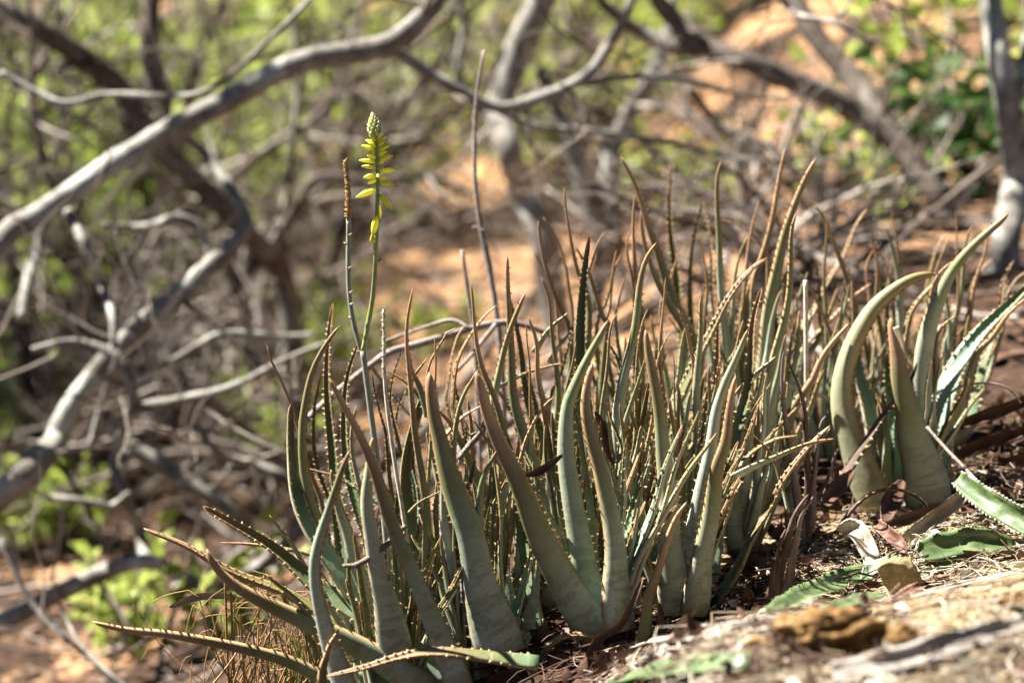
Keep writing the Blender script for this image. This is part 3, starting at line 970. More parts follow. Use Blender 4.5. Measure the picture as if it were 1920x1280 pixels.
R1 = plant(1070, 4.98, 'slender brown-tipped aloe rosette behind the pinkish leaf, next to the forked trunk', RG); R2 = plant(1190, 5.0, 'slender aloe rosette rising behind the curved tan-tipped pale leaf', RG); R3 = plant(1285, 5.12, 'slender aloe rosette with a long leaf curving over towards the forked trunk', RG); R4 = plant(1375, 5.12, 'slender aloe rosette with a pale grey upright leaf and a tall thin pink one', RG)
R5 = plant(1430, 4.95, 'tall aloe rosette whose broad olive leaf overtops its neighbours', RG); R6 = plant(1560, 5.15, 'loose aloe rosette of thin crossing leaves behind the thin grey-purple plant', RG); R7 = plant(1680, 5.3, 'small aloe rosette with a cream leaf directly behind the broad pale rosette', RG); R8 = plant(1790, 5.2, 'loose aloe rosette of thin tan leaves at the litter heap below the slender tree', RG)

T_ = traced_leaf
def L(pl, pts, w, phi=0, tone=.5, **k):
    return T_(pl, pts, w, phi, tone, **k)

# sprawling plant
L(PA, [(760, 1330), (640, 1285), (540, 1238), (430, 1204), (320, 1184), (240, 1178), (172, 1165)], 50, 300, .78, ext=False, lean=.05)
L(PA, [(800, 1290), (700, 1225), (610, 1180), (520, 1138), (445, 1095), (402, 1058), (385, 1028)], 66, 320, .62, ext=False, lean=.06)
L(PA, [(860, 1270), (760, 1205), (680, 1150), (600, 1098), (520, 1035), (450, 987), (383, 948)], 64, 215, .50, ext=False, lean=.04)
L(PA, [(740, 1260), (640, 1175), (540, 1110), (450, 1070), (350, 1020), (268, 990)], 48, 250, .72, ext=False, dz=.10, lean=.05)
L(PA, [(655, 1310), (620, 1210), (597, 1110), (598, 1030), (618, 940), (657, 845)], 44, 330, .28, ext=False, dz=-.06)
L(PA, [(715, 1215), (650, 1095), (596, 1010), (563, 930), (548, 850), (545, 757)], 62, 225, .22, ext=False, dz=.05)
L(PA, [(865, 1290), (825, 1195), (778, 1080), (740, 980), (705, 895), (662, 795), (617, 708)], 52, 340, .70, ext=False, dz=-.02)
L(PA, [(745, 1230), (722, 1130), (702, 1040), (692, 960), (692, 870), (697, 820)], 66, 10, .08, ext=False)
L(PA, [(722, 1200), (690, 1110), (660, 1020), (634, 945), (620, 880)], 48, 325, .10, ext=False, dz=.05)
L(PA, [(700, 1290), (690, 1240), (640, 1180), (600, 1130)], 60, 200, .15, ext=False, dz=.06)
L(PA, [(602, 1300), (605, 1250), (616, 1212), (636, 1178)], 26, 40, .95, ext=False, dz=-.10, lean=.01)
L(PA, [(1010, 1240), (900, 1226), (820, 1220), (740, 1230), (680, 1248), (612, 1266)], 40, 235, .85, ext=False, dz=-.22, lean=.01)
L(PA, [(790, 1310), (730, 1235), (675, 1155), (642, 1090)], 74, 200, .1, ext=False, dz=.05)
L(PA, [(830, 1310), (805, 1200), (785, 1110), (770, 1020), (762, 950)], 54, 190, .15, ext=False, dz=.04)
L(PB, [(900, 1280), (880, 1200), (862, 1110), (850, 1020)], 44, 350, .05, ext=False, dz=.06)
L(PA, [(712, 942), (677, 919), (635, 893), (581, 878)], 18, 250, .52, ext=False, dz=.02, lean=.01)
L(PA, [(640, 1065), (580, 1036), (530, 1025), (470, 1018), (412, 1016)], 22, 260, .75, ext=False, dz=.22, lean=.01)
L(PA, [(790, 1260), (760, 1170), (735, 1090), (725, 1020), (720, 950)], 34, 170, .25, ext=False, dz=.09)

# tall left leaves and the flowering plant
L(I7, [(640, 1120), (598, 985), (570, 880), (566, 800), (576, 745), (592, 692), (617, 648), (641, 611)], 44, 310, .42)
L(I7, [(650, 1030), (622, 900), (612, 800), (613, 735), (619, 660), (622, 610), (626, 568)], 42, 150, .50, dz=.04)
L(I7, [(630, 1000), (600, 880), (590, 785), (592, 735), (601, 695)], 28, 190, .58, dz=.02)
L(I7, [(610, 980), (580, 880), (557, 790), (537, 722), (518, 688), (503, 648)], 24, 300, .75, dz=.08)
L(PF, [(690, 1050), (665, 950), (650, 860), (645, 780), (652, 710), (667, 665), (678, 634)], 40, 160, .40)
L(PF, [(700, 1040), (672, 900), (662, 820), (668, 760)], 28, 20, .12, dz=-.02)
L(PF, [(745, 1000), (728, 838), (712, 777), (700, 735), (697, 697)], 22, 200, .5)
L(PF, [(770, 980), (741, 820), (730, 760), (735, 710), (757, 648)], 24, 170, .62)
L(PF, [(780, 960), (741, 830), (746, 772), (763, 728)], 22, 170, .2, dz=.06)
L(PF, [(800, 960), (776, 772), (767, 722), (760, 660), (760, 610), (773, 540)], 30, 10, .72)
L(PF, [(810, 790), (790, 745), (760, 715), (725, 694)], 15, 290, .85, ext=False, dz=.02)
L(PF, [(805, 780), (790, 735), (775, 698), (767, 658)], 18, 330, .9, ext=False)
L(PF, [(760, 740), (782, 695), (801, 671)], 13, 60, .7, ext=False)
L(PF, [(690, 1120), (650, 1000), (635, 930), (640, 880)], 44, 0, .15, dz=.02)

# banded yellow-olive plant
L(PB, [(940, 1225), (908, 1120), (882, 1020), (858, 940), (833, 850), (813, 770), (806, 697)], 98, 5, .52, ext=False, lean=.05)
L(PB, [(850, 1230), (800, 1108), (773, 1024), (763, 935), (770, 840), (785, 768), (806, 720)], 54, 215, .46, ext=False, dz=.02)
L(PB, [(962, 1195), (947, 1100), (937, 1000), (929, 930), (926, 868)], 46, 185, .08, ext=False, dz=.02)
L(PB, [(930, 1180), (912, 1070), (898, 970), (906, 895), (935, 838)], 38, 345, .25, ext=False, dz=.02)
L(PB, [(880, 1210), (853, 1100), (838, 1000), (828, 900), (822, 820)], 42, 340, .2, ext=False, dz=.04)
L(PB, [(1003, 1195), (990, 1100), (980, 1000), (972, 935), (972, 870)], 42, 150, .48, ext=False, dz=.03)
L(PB, [(960, 1210), (995, 1190), (960, 1240), (900, 1250)], 26, 60, .5, ext=False, dz=.02)
L(PB, [(840, 1010), (862, 945), (880, 905), (890, 860)], 26, 160, .35, ext=False, dz=.06)
L(PB, [(765, 960), (785, 940), (815, 925), (832, 916)], 14, 90, .85, ext=False, dz=-.03, lean=.01)

# sturdy plant
L(PC, [(1125, 1195), (1058, 1088), (1008, 990), (962, 890), (926, 795), (893, 697)], 84, 345, .68, ext=False, lean=.10)
L(PC, [(1125, 1170), (1100, 1080), (1082, 1000), (1068, 915), (1058, 840), (1066, 765), (1086, 718), (1112, 655), (1138, 600)], 68, 0, .18, ext=False, lean=.04)
L(PC, [(1160, 1180), (1152, 1100), (1147, 1020), (1140, 950), (1126, 885), (1106, 815), (1096, 755), (1099, 710), (1108, 680)], 66, 40, .55, ext=False, dz=-.05, lean=.04)
L(PC, [(1130, 1150), (1104, 1020), (1095, 900), (1087, 780), (1085, 680), (1089, 590), (1095, 510), (1107, 442)], 58, 185, .32, ext=False, dz=.10)
L(PC, [(1190, 1230), (1208, 1170), (1215, 1120), (1229, 1068), (1247, 1015), (1265, 970), (1289, 940)], 40, 60, .88, ext=False, dz=-.08, lean=.03)
L(PC, [(1000, 1300), (1012, 1240), (1035, 1203), (1075, 1188), (1112, 1194), (1136, 1216), (1142, 1242)], 30, 120, .9, ext=False, dz=-.10, lean=.01)
L(PC, [(1080, 1190), (1075, 1100), (1055, 1010), (1030, 930)], 44, 175, .4, ext=False, dz=.08)
L(PC, [(985, 1190), (1000, 1120), (1010, 1060), (1008, 1000)], 30, 10, .45, ext=False, dz=.06)
L(PC, [(1180, 1150), (1188, 1070), (1196, 1000), (1212, 930), (1230, 860)], 42, 170, .42, ext=False, dz=.05)
L(PC, [(1165, 1130), (1172, 1030), (1178, 950), (1190, 880), (1200, 800), (1218, 710)], 34, 200, .35, ext=False, dz=.07)

# ring-scarred plant
L(PD, [(1262, 1150), (1262, 1080), (1254, 980), (1246, 890), (1238, 800), (1226, 700), (1212, 618)], 66, 0, .42, ext=False, lean=.06)
L(PD, [(1285, 1110), (1298, 1030), (1310, 950), (1326, 870), (1343, 785), (1360, 735), (1378, 682), (1400, 618)], 52, 340, .18, ext=False, dz=.02)
L(PD, [(1300, 1150), (1312, 1080), (1325, 1000), (1340, 890), (1358, 830), (1368, 770), (1381, 704)], 56, 25, .60, ext=False, dz=-.03)
L(PD, [(1320, 1110), (1345, 990), (1366, 890), (1384, 790), (1398, 720), (1407, 655), (1416, 595), (1430, 539)], 46, 165, .5, ext=False, dz=.05)
L(PD, [(1335, 1130), (1362, 1095), (1382, 1060), (1405, 1010), (1440, 948), (1480, 882), (1520, 828), (1556, 797)], 32, 120, .78, ext=False, lean=.02, dz=-.02)
L(PD, [(1370, 895), (1420, 870), (1475, 845), (1520, 829), (1566, 822)], 22, 60, .6, ext=False, lean=.01)
L(PD, [(1375, 880), (1410, 846), (1450, 823), (1497, 815)], 18, 110, .85, ext=False, lean=.01, dz=.04)
L(PD, [(1480, 960), (1465, 900), (1440, 840), (1395, 800)], 18, 270, .75, ext=False, lean=.01, dz=.04)
L(PD, [(1225, 1110), (1228, 1010), (1222, 920), (1215, 840)], 40, 180, .35, ext=False, dz=.08)

# withered purple plant
for pts, w, mt in (([(1443, 1160), (1447, 1090), (1458, 1036), (1474, 990)], 26, 'dry_aloe'), ([(1452, 1155), (1460, 1085), (1474, 1018), (1492, 962), (1517, 926)], 30, 'dry_aloe'),
                   ([(1468, 1135), (1482, 1075), (1492, 1018), (1502, 964), (1525, 930)], 26, 'purple_aloe')):
    L(PE, pts, w, 20, .9, mat=mt, ext=False, lean=.01, thick=.25)

# isolated broad rosette
L(PG, [(1650, 950), (1614, 870), (1592, 800), (1588, 720), (1602, 650), (1632, 592), (1664, 556), (1705, 526), (1752, 515)], 84, 310, .24, ext=False, lean=.05)
L(PG, [(1680, 930), (1652, 850), (1630, 770), (1614, 700), (1612, 640), (1640, 575)], 58, 225, .12, ext=False, dz=.02)
L(PG, [(1690, 930), (1675, 830), (1667, 740), (1664, 660)], 54, 180, .06, ext=False, dz=.04)
L(PG, [(1742, 945), (1728, 865), (1708, 795), (1690, 730), (1680, 664), (1672, 596)], 96, 10, .60, ext=False, lean=.06, label='broad olive-brown leaf with a folded dry tip')
L(PG, [(1758, 920), (1752, 835), (1766, 755), (1792, 690), (1830, 635), (1878, 580), (1940, 518)], 76, 140, .10, ext=False, dz=.03)
L(PG, [(1742, 920), (1730, 810), (1728, 710), (1741, 622), (1764, 560), (1792, 503), (1832, 450), (1888, 400)], 62, 20, .30, ext=False, dz=.05)
L(PG, [(1690, 800), (1690, 690), (1702, 598), (1722, 562), (1753, 529)], 44, 110, .5, dz=.06)
L(PG, [(1735, 640), (1744, 545), (1762, 512), (1785, 492), (1818, 482)], 22, 60, .6, dz=.09)
L(PG, [(1748, 720), (1748, 670), (1757, 628), (1774, 605), (1796, 592)], 24, 60, .6, dz=.02)
L(PG, [(1800, 760), (1828, 668), (1862, 630), (1890, 592), (1930, 556)], 30, 40, .6, dz=.10)
L(PG, [(1572, 910), (1610, 846), (1638, 802), (1674, 756), (1706, 714), (1719, 680)], 26, 130, .9, mat='dry_aloe', ext=False, dz=-.10, lean=.01)
L(PG, [(1565, 1000), (1580, 976), (1606, 942), (1634, 923), (1670, 915), (1706, 922), (1735, 939), (1750, 962), (1758, 994)], 20, 100, .95, mat='dry_aloe', ext=False, dz=-.22, lean=.01)
L(PG, [(1680, 612), (1690, 640), (1702, 668), (1713, 690)], 14, 20, .9, mat='straw', ext=False, dz=-.10, lean=.01, teeth=False, thick=.12)

# thin grey-purple plant
L(PH, [(1508, 1040), (1500, 960), (1490, 890), (1478, 830), (1468, 745), (1467, 695), (1471, 660)], 24, 10, .7, mat='purple_aloe')
L(PH, [(1516, 940), (1512, 860), (1509, 795), (1503, 740), (1491, 700), (1474, 670)], 22, 340, .9, mat='dry_aloe')
L(PH, [(1524, 950), (1530, 850), (1537, 795), (1548, 779)], 20, 20, .7, mat='purple_aloe')
L(PH, [(1480, 820), (1500, 748), (1518, 715), (1536, 672), (1562, 638), (1594, 604)], 38, 30, .74, dz=.08)
L(PH, [(1520, 960), (1548, 900), (1562, 860), (1572, 840)], 20, 60, .8, mat='purple_aloe', dz=.05)

# leaves inside the clump
L(I1, [(880, 850), (845, 772), (846, 735), (851, 685), (863, 652), (886, 616), (908, 589), (934, 571)], 28, 110, .75)
L(I1, [(850, 830), (837, 760), (841, 710), (846, 665), (856, 629), (872, 607)], 22, 120, .7)
L(I1, [(800, 760), (806, 680), (822, 651), (838, 622), (862, 611)], 18, 60, .6, dz=.05)
L(I1, [(820, 800), (815, 735), (817, 685), (815, 634)], 18, 10, .85, dz=-.04)
L(I1, [(830, 1000), (850, 872), (862, 767), (872, 730), (895, 691)], 30, 20, .25)
L(I1, [(820, 860), (831, 822), (850, 795), (871, 777), (904, 759)], 20, 110, .85, ext=False, dz=-.08, lean=.01)
L(I1, [(915, 930), (880, 860), (850, 800), (822, 765)], 30, 310, .7, ext=False, dz=-.02)
L(I1, [(785, 990), (775, 880), (785, 800), (800, 740)], 30, 170, .4)
L(I2, [(945, 850), (940, 800), (905, 700), (896, 660), (891, 610), (887, 560), (884, 530)], 28, 0, .8)
L(I2, [(940, 860), (930, 760), (937, 692), (947, 642), (961, 602), (984, 548)], 40, 20, .3)
L(I2, [(1005, 900), (990, 822), (968, 740), (955, 660), (950, 600), (950, 540), (952, 478)], 40, 345, .55, dz=.03)
L(I2, [(1020, 850), (997, 765), (975, 670), (962, 600), (956, 560)], 42, 195, .5, dz=.06)
L(I2, [(960, 930), (977, 860), (986, 825), (1001, 791), (1020, 761), (1042, 742)], 24, 60, .8, dz=-.12)
L(I2, [(900, 740), (920, 731), (951, 715), (988, 697), (1026, 685), (1058, 680)], 18, 100, .7, ext=False, dz=.02, lean=.01)
L(I2, [(895, 960), (880, 870), (868, 800), (858, 745), (850, 690)], 26, 180, .4, dz=.04)
L(I3, [(1055, 900), (1035, 797), (1021, 745), (1012, 692), (1007, 642), (988, 593)], 32, 350, .75, dz=-.10)
L(I3, [(992, 720), (986, 655), (987, 600)], 16, 10, .65)
L(I3, [(1000, 660), (1026, 620), (1064, 586)], 20, 60, .45, ext=False, lean=.02)
L(I3, [(1030, 680), (1043, 655), (1067, 624)], 18, 60, .4, ext=False, lean=.02)
L(I3, [(1040, 800), (1042, 700), (1034, 620), (1030, 560), (1015, 520)], 26, 340, .5, dz=.1)
L(I3, [(1030, 780), (1055, 700), (1068, 640), (1075, 590)], 24, 170, .4, dz=.1)
L(I3, [(1000, 900), (1010, 820), (1002, 740), (985, 690)], 32, 200, .35)
L(I3, [(1060, 800), (1064, 740), (1072, 690), (1078, 640)], 22, 0, .4, dz=.02)
L(I4, [(1160, 900), (1160, 800), (1168, 747), (1178, 685), (1190, 610), (1199, 530), (1210, 487), (1229, 455)], 46, 10, .36)
L(I4, [(1160, 930), (1172, 870), (1180, 822), (1192, 777), (1207, 735), (1218, 708)], 30, 185, .55, dz=-.10)
L(I4, [(1158, 920), (1166, 860), (1175, 797), (1187, 747), (1200, 705), (1214, 662)], 24, 330, .3, dz=-.06)
L(I4, [(1135, 850), (1130, 760), (1132, 710), (1137, 660), (1145, 610), (1163, 582)], 20, 20, .5)
L(I4, [(1180, 760), (1167, 702), (1155, 665), (1136, 636)], 17, 220, .5, ext=False)
L(I4, [(1196, 720), (1197, 660), (1200, 610), (1211, 579)], 17, 30, .55, dz=.06)
L(I4, [(1245, 800), (1240, 730), (1236, 672), (1240, 600), (1246, 520)], 22, 0, .7, dz=.1)
L(I4, [(1225, 730), (1231, 680), (1241, 650), (1258, 620)], 18, 60, .92, dz=-.05)
L(I4, [(1135, 980), (1150, 900), (1158, 850), (1155, 800)], 26, 190, .5, dz=-.08)
L(I5, [(1275, 930), (1256, 840), (1258, 785), (1275, 730), (1300, 672), (1330, 617), (1355, 567), (1382, 529), (1412, 500), (1441, 483)], 46, 120, .55, dz=-.04)
L(I5, [(1330, 830), (1338, 755), (1342, 680), (1346, 600), (1348, 560)], 32, 165, .6)
L(I5, [(1305, 860), (1306, 785), (1311, 710), (1313, 635), (1312, 560)], 36, 20, .2, dz=.02)
L(I5, [(1305, 700), (1297, 650), (1288, 615), (1270, 580)], 24, 335, .7, dz=.05)
L(I5, [(1265, 760), (1265, 700), (1261, 664)], 12, 0, .3)
L(I5, [(1290, 900), (1296, 848), (1318, 810), (1351, 772), (1389, 720)], 30, 60, .45, dz=-.02)
L(I5, [(1285, 980), (1280, 900), (1283, 840), (1278, 780), (1270, 720)], 36, 10, .2)
L(I5, [(1225, 900), (1215, 830), (1222, 770), (1235, 720)], 30, 185, .45, dz=.06)
L(I6, [(1400, 940), (1420, 850), (1432, 760), (1446, 700), (1462, 620), (1472, 540), (1478, 480), (1484, 430), (1494, 398)], 40, 60, .38, dz=.03)
L(I6, [(1370, 960), (1385, 880), (1392, 800), (1385, 730), (1372, 660)], 42, 10, .15)
L(I6, [(1400, 720), (1420, 697), (1455, 668)], 17, 50, .7, ext=False, dz=-.05, lean=.01)
L(I6, [(1375, 760), (1377, 690), (1381, 640), (1392, 600)], 26, 20, .3)
L(I6, [(1410, 980), (1430, 900), (1425, 840), (1410, 780)], 36, 345, .4)

# rear row
L(R1, [(1065, 640), (1050, 575), (1034, 528), (1022, 490), (1014, 450), (1011, 414)], 26, 320, .6)
L(R1, [(1075, 620), (1070, 560), (1064, 515), (1053, 473), (1038, 438), (1015, 407)], 18, 300, .7)
L(R1, [(1100, 600), (1085, 520), (1075, 475), (1067, 430), (1061, 390), (1059, 352)], 24, 345, .65)
L(R1, [(1095, 560), (1105, 495), (1115, 460), (1132, 432)], 18, 60, .55)
L(R1, [(1140, 640), (1128, 590), (1111, 545), (1096, 498), (1078, 460)], 28, 330, .6)
L(R1, [(1045, 600), (1030, 540), (1018, 500), (1000, 470)], 16, 310, .8)
L(R2, [(1120, 640), (1126, 585), (1138, 548), (1147, 510), (1156, 469)], 18, 30, .5)
L(R2, [(1140, 640), (1143, 590), (1147, 545), (1152, 508), (1165, 476)], 18, 40, .75)
L(R2, [(1195, 640), (1190, 580), (1182, 530), (1175, 490), (1174, 455), (1183, 431)], 22, 10, .6)
L(R2, [(1205, 620), (1199, 560), (1194, 500), (1188, 440), (1185, 400), (1187, 366)], 26, 0, .7)
L(R2, [(1280, 660), (1262, 592), (1240, 540), (1220, 480), (1206, 430), (1202, 396)], 32, 335, .6, dz=-.04)
L(R2, [(1160, 640), (1158, 590), (1165, 545), (1170, 520)], 18, 30, .5)
L(R3, [(1310, 680), (1285, 600), (1258, 540), (1236, 486), (1212, 428), (1202, 388), (1195, 355), (1182, 325), (1166, 294)], 38, 335, .68)
L(R3, [(1280, 640), (1272, 570), (1266, 500), (1261, 430), (1258, 360), (1257, 308)], 34, 175, .55)
L(R3, [(1305, 680), (1300, 610), (1295, 540), (1297, 480), (1305, 420), (1317, 374)], 26, 190, .5)
L(R3, [(1345, 640), (1340, 560), (1332, 500), (1325, 430), (1318, 378)], 22, 160, .68)
L(R3, [(1325, 580), (1320, 510), (1314, 473), (1304, 440)], 18, 340, .75)
L(R3, [(1240, 600), (1256, 540), (1268, 490), (1283, 460)], 16, 30, .6)
L(R4, [(1370, 700), (1361, 620), (1355, 540), (1346, 460), (1340, 400), (1343, 340), (1352, 303)], 34, 10, .35)
L(R4, [(1440, 520), (1426, 456), (1410, 435), (1385, 420), (1354, 411)], 20, 300, .75)
L(R4, [(1375, 640), (1375, 570), (1380, 510), (1390, 465), (1404, 438)], 22, 20, .25)
L(R4, [(1395, 580), (1400, 500), (1406, 450), (1413, 410), (1421, 377)], 18, 30, .8)
L(R4, [(1395, 650), (1405, 570), (1424, 500), (1437, 440), (1448, 390), (1460, 330), (1471, 279)], 32, 30, .72)
L(R4, [(1385, 640), (1395, 560), (1420, 500), (1440, 450)], 22, 160, .7)
L(R5, [(1420, 760), (1432, 660), (1441, 570), (1456, 500), (1473, 440), (1491, 388), (1509, 335), (1528, 296)], 52, 40, .48)
L(R5, [(1470, 560), (1485, 500), (1496, 475), (1511, 454)], 16, 30, .6)
L(R5, [(1460, 660), (1452, 590), (1462, 530), (1485, 490)], 30, 170, .35)
L(R6, [(1610, 620), (1594, 540), (1578, 490), (1562, 450), (1546, 412), (1525, 383)], 26, 325, .68)
L(R6, [(1495, 640), (1518, 588), (1548, 530), (1577, 484), (1591, 452), (1606, 420), (1628, 391)], 28, 120, .65)
L(R6, [(1550, 580), (1549, 500), (1548, 440), (1545, 390)], 16, 10, .55)
L(R6, [(1470, 720), (1480, 690), (1510, 645), (1550, 600), (1592, 560), (1637, 530)], 24, 110, .8, dz=-.1)
L(R6, [(1560, 660), (1548, 600), (1526, 552), (1504, 514)], 18, 320, .8, dz=-.06)
L(R6, [(1500, 700), (1530, 640), (1556, 590), (1570, 540)], 26, 40, .45)
L(R6, [(1580, 680), (1572, 620), (1580, 560), (1596, 500)], 22, 180, .5)
L(R7, [(1650, 600), (1646, 520), (1640, 470), (1630, 436)], 22, 345, .7)
L(R7, [(1690, 640), (1685, 560), (1682, 510), (1675, 462), (1663, 424)], 30, 345, .22)
L(R7, [(1692, 560), (1682, 450), (1675, 418), (1667, 384)], 18, 340, .6, dz=.06)
L(R7, [(1675, 580), (1668, 520), (1660, 490), (1647, 461)], 16, 340, .7)
L(R7, [(1620, 640), (1632, 560), (1626, 500), (1636, 470)], 18, 10, .8)
L(R8, [(1735, 580), (1736, 530), (1748, 490), (1762, 456), (1779, 434)], 20, 120, .5)
L(R8, [(1745, 570), (1752, 520), (1765, 480), (1784, 441)], 16, 60, .4)
L(R8, [(1792, 560), (1795, 480), (1796, 440), (1793, 398)], 13, 0, .85)
L(R8, [(1775, 660), (1782, 620), (1796, 560), (1807, 500), (1812, 452), (1824, 424)], 24, 20, .35)
L(R8, [(1805, 660), (1820, 590), (1832, 530), (1844, 480), (1851, 429)], 18, 40, .75)
L(R8, [(1820, 800), (1840, 700), (1860, 630), (1875, 570), (1885, 520), (1901, 487)], 22, 150, .78, dz=-.2)
L(R8, [(1810, 640), (1815, 560), (1836, 510), (1862, 485)], 20, 120, .55)
L(R8, [(1850, 640), (1880, 570), (1905, 520), (1950, 500)], 18, 100, .6)

# unruly lower and hidden leaves that thicken each rosette
for pl, n, lo, hi, wd in ((PA, 24, .25, .42, .034), (PF, 20, .3, .46, .030), (PB, 24, .26, .46, .034), (PC, 24, .26, .48, .034), (PD, 22, .25, .44, .032), (PG, 14, .2, .36, .036),
                          (I1, 16, .28, .46, .028), (I2, 16, .28, .46, .030), (I3, 16, .28, .46, .030), (I4, 16, .28, .46, .032), (I5, 16, .28, .46, .032), (I6, 16, .25, .44, .032), (I7, 11, .25, .42, .032),
                          (R1, 11, .3, .46, .030), (R2, 11, .3, .5, .030), (R3, 11, .3, .5, .032), (R4, 11, .3, .5, .032), (R5, 12, .3, .5, .032), (R6, 18, .26, .44, .026), (R7, 18, .22, .42, .026), (R8, 20, .22, .4, .025)):
    a0 = rng.uniform(0, 6.28)
    for k in range(n):
        az = a0 + k * 2.4 + rng.uniform(-.3, .3)
        if pl in (PA, PB, PC, PD, PG):
            az = math.pi / 2 + rng.uniform(-1.7, 1.7)
        filler_leaf(pl, az, rng.uniform(lo, hi), rng.uniform(.04, .34), wd * rng.uniform(.7, 1.25), float(np.clip(rng.normal(.28, .24), .0, .95)), teeth=True)

# ------------------------------------------------------------------ flower stalk (part of the tall plant)
def pxtube(mb, pts, w, d, sides=8, bump=0.0, n=None, **at):
    dd = np.linspace(d[0], d[1], len(pts)) if isinstance(d, tuple) else np.full(len(pts), d)
    c = catmull([P(x, y, q) for (x, y), q in zip(pts, dd)], n or len(pts) * 5)
    ww = np.interp(np.linspace(0, 1, len(c)), np.linspace(0, 1, len(w)), w)
    tube(mb, c, ww * .5 / FPX * ((c - CAM_POS) @ FWD), sides, bump, **at)
    return c

def spindle(mb, a, b, r, sides=8, n=8, bend=0.0, fat=.55):
    """Bud: a spindle from a to b with radius r, widest at 'fat'."""
    a, b = np.asarray(a, float), np.asarray(b, float)
    k = np.linspace(0, 1, n)
    c = a + (b - a) * k[:, None] + np.array([0, 0, 1]) * (bend * np.sin(k * math.pi))[:, None]
    rad = r * np.clip(np.sin(math.pi * np.clip(k ** (.5 / fat * .9), 0, 1)) ** .6, .22, 1)
    tube(mb, c, rad, sides, t=k)

FD = 4.36
fr = PF['root']
mb = MB(); pxtube(mb, [(735, 1130), (723, 1000), (712, 900), (704, 840), (695, 772), (687, 710), (680, 658)], [12, 12, 11.5, 11], FD, n=40)
stem = mb.obj('flower_stem', M['stalk'], fr)
mb = MB(); pxtube(mb, [(680, 660), (688, 618), (699, 551), (705, 453), (708, 356), (707, 297), (704, 250)], [9, 9.5, 10, 9, 8, 7, 6], FD, n=44)
spike = mb.obj('flower_spike', M['stalk_green'], fr)
spike['label'] = 'green stalk tip with small yellow flower buds'
BUDS = [((704, 357), (667, 371), 9), ((712, 365), (735, 394), 10), ((706, 330), (681, 334), 8), ((711, 344), (741, 347), 8), ((711, 322), (746, 320), 7.5), ((706, 316), (678, 312), 7.5),
        ((709, 302), (737, 292), 7.5), ((705, 305), (673, 301), 7), ((708, 283), (732, 273), 7.5), ((704, 284), (678, 273), 7), ((704, 272), (685, 263), 6.5), ((707, 270), (727, 254), 6.5),
        ((707, 338), (690, 345), 7), ((709, 334), (728, 334), 7), ((706, 298), (688, 292), 7), ((709, 293), (726, 284), 7), ((705, 278), (690, 268), 6.5), ((708, 276), (722, 264), 6.5),
        ((705, 268), (692, 248), 6), ((706, 266), (716, 245), 6), ((710, 308), (722, 300), 6), ((704, 290), (692, 282), 6)]
for a, b, w in BUDS:
    mb = MB()
    off = rng.uniform(-.006, .006)
    spindle(mb, P(*a, FD), P(*b, FD + off - .004), w * .62 / FPX * FD, bend=.0015)
    o = mb.obj('flower_bud', M['bud'], spike)
mb = MB(); spindle(mb, P(706, 404, FD - .006), P(699, 442, FD - .008), 6.5 / FPX * FD, n=10, fat=.5)
for k in range(5):
    pxtube(mb, [(699, 438), (698 + (k - 2) * 1.6, 448), (698 + (k - 2) * 2.0, 454 + (k % 2) * 3)], [3.4, 2.6, 1.2], FD - .008, 5, n=6, t=.3)
mb.obj('open_flower', M['bud'], spike)
mb = MB(); spindle(mb, P(711, 385, FD + .006), P(713, 412, FD + .008), 3.6 / FPX * FD)
mb.obj('flower_bud', M['bud'], spike)
mb = MB(); spindle(mb, P(708, 327, FD - .004), P(709, 333, FD - .018), 3.0 / FPX * FD)
mb.obj('flower_bud', M['bud'], spike)
# tight conical bud cluster at the apex
axis_a, axis_b = P(705, 262, FD), P(698, 212, FD)
ax = norm(axis_b - axis_a); LL = np.linalg.norm(axis_b - axis_a)
s1 = norm(np.cross(ax, FWD)); s2 = np.cross(ax, s1)
for k in range(46):
    q = k / 46
    a = k * 2.39996
    rad = .0175 * math.sin(math.pi * min(1, (.18 + .82 * q)) ** .9) ** .8 * .72
    dirv = s1 * math.cos(a) + s2 * math.sin(a)
    p0 = axis_a + ax * LL * q * .86 + dirv * rad * .35
    p1 = p0 + ax * (.0125 * (1 - .25 * q)) + dirv * rad * (.9 - .6 * q)
    mb = MB(); spindle(mb, p0, p1, .0042 * (1 - .3 * q), 6, 6)
    mb.obj('tight_bud', M['tight'], spike)
# bracts on the stalks and the withered twin spike
mb = MB(); pxtube(mb, [(678, 662), (672, 640), (663, 606), (656, 563), (653, 512), (654, 414)], [9, 9, 9, 9.5, 10], FD + .01, n=40)
c = pxtube(mb, [(654, 416), (653, 356), (648, 301)], [8, 7, 6], FD + .01, n=20)
dry = mb.obj('dry_spike', M['stalk'], fr)
dry['label'] = 'withered tan flower spike beside the yellow one'
bm_ = MB()
for k in range(120):
    q = (k / 120) ** 1.0
    i = q * (len(c) - 1); p = c[int(i)] + (c[min(int(i) + 1, len(c) - 1)] - c[int(i)]) * (i % 1)
    a = k * 2.4
    dv = norm(s1 * math.cos(a) + s2 * math.sin(a) + ax * rng.uniform(.4, 1.3))
    ln = rng.uniform(.004, .009) * (1.25 - .45 * q)
    tube(bm_, np.array([p + dv * .001, p + dv * ln * .6, p + dv * ln + ax * .001]), [.0030, .0024, .0004], 4)
tag(bm_.obj('dried_bracts', M['straw_tan'], dry), kind='stuff')
bm_ = MB()
for x, y, sx in ((648, 457, -1), (656, 502, 1), (658, 548, 1), (659, 570, 1), (657, 596, -1), (683, 655, 1), (677, 660, -1), (712, 488, 1), (657, 440, 1)):
    p = P(x, y, FD); dv = norm(RIGHT * sx + UP * .6)
    tube(bm_, np.array([p - dv * .003, p + dv * .0015, p + dv * .004 + UP * .001]), [.0022, .0018, .0004], 5)
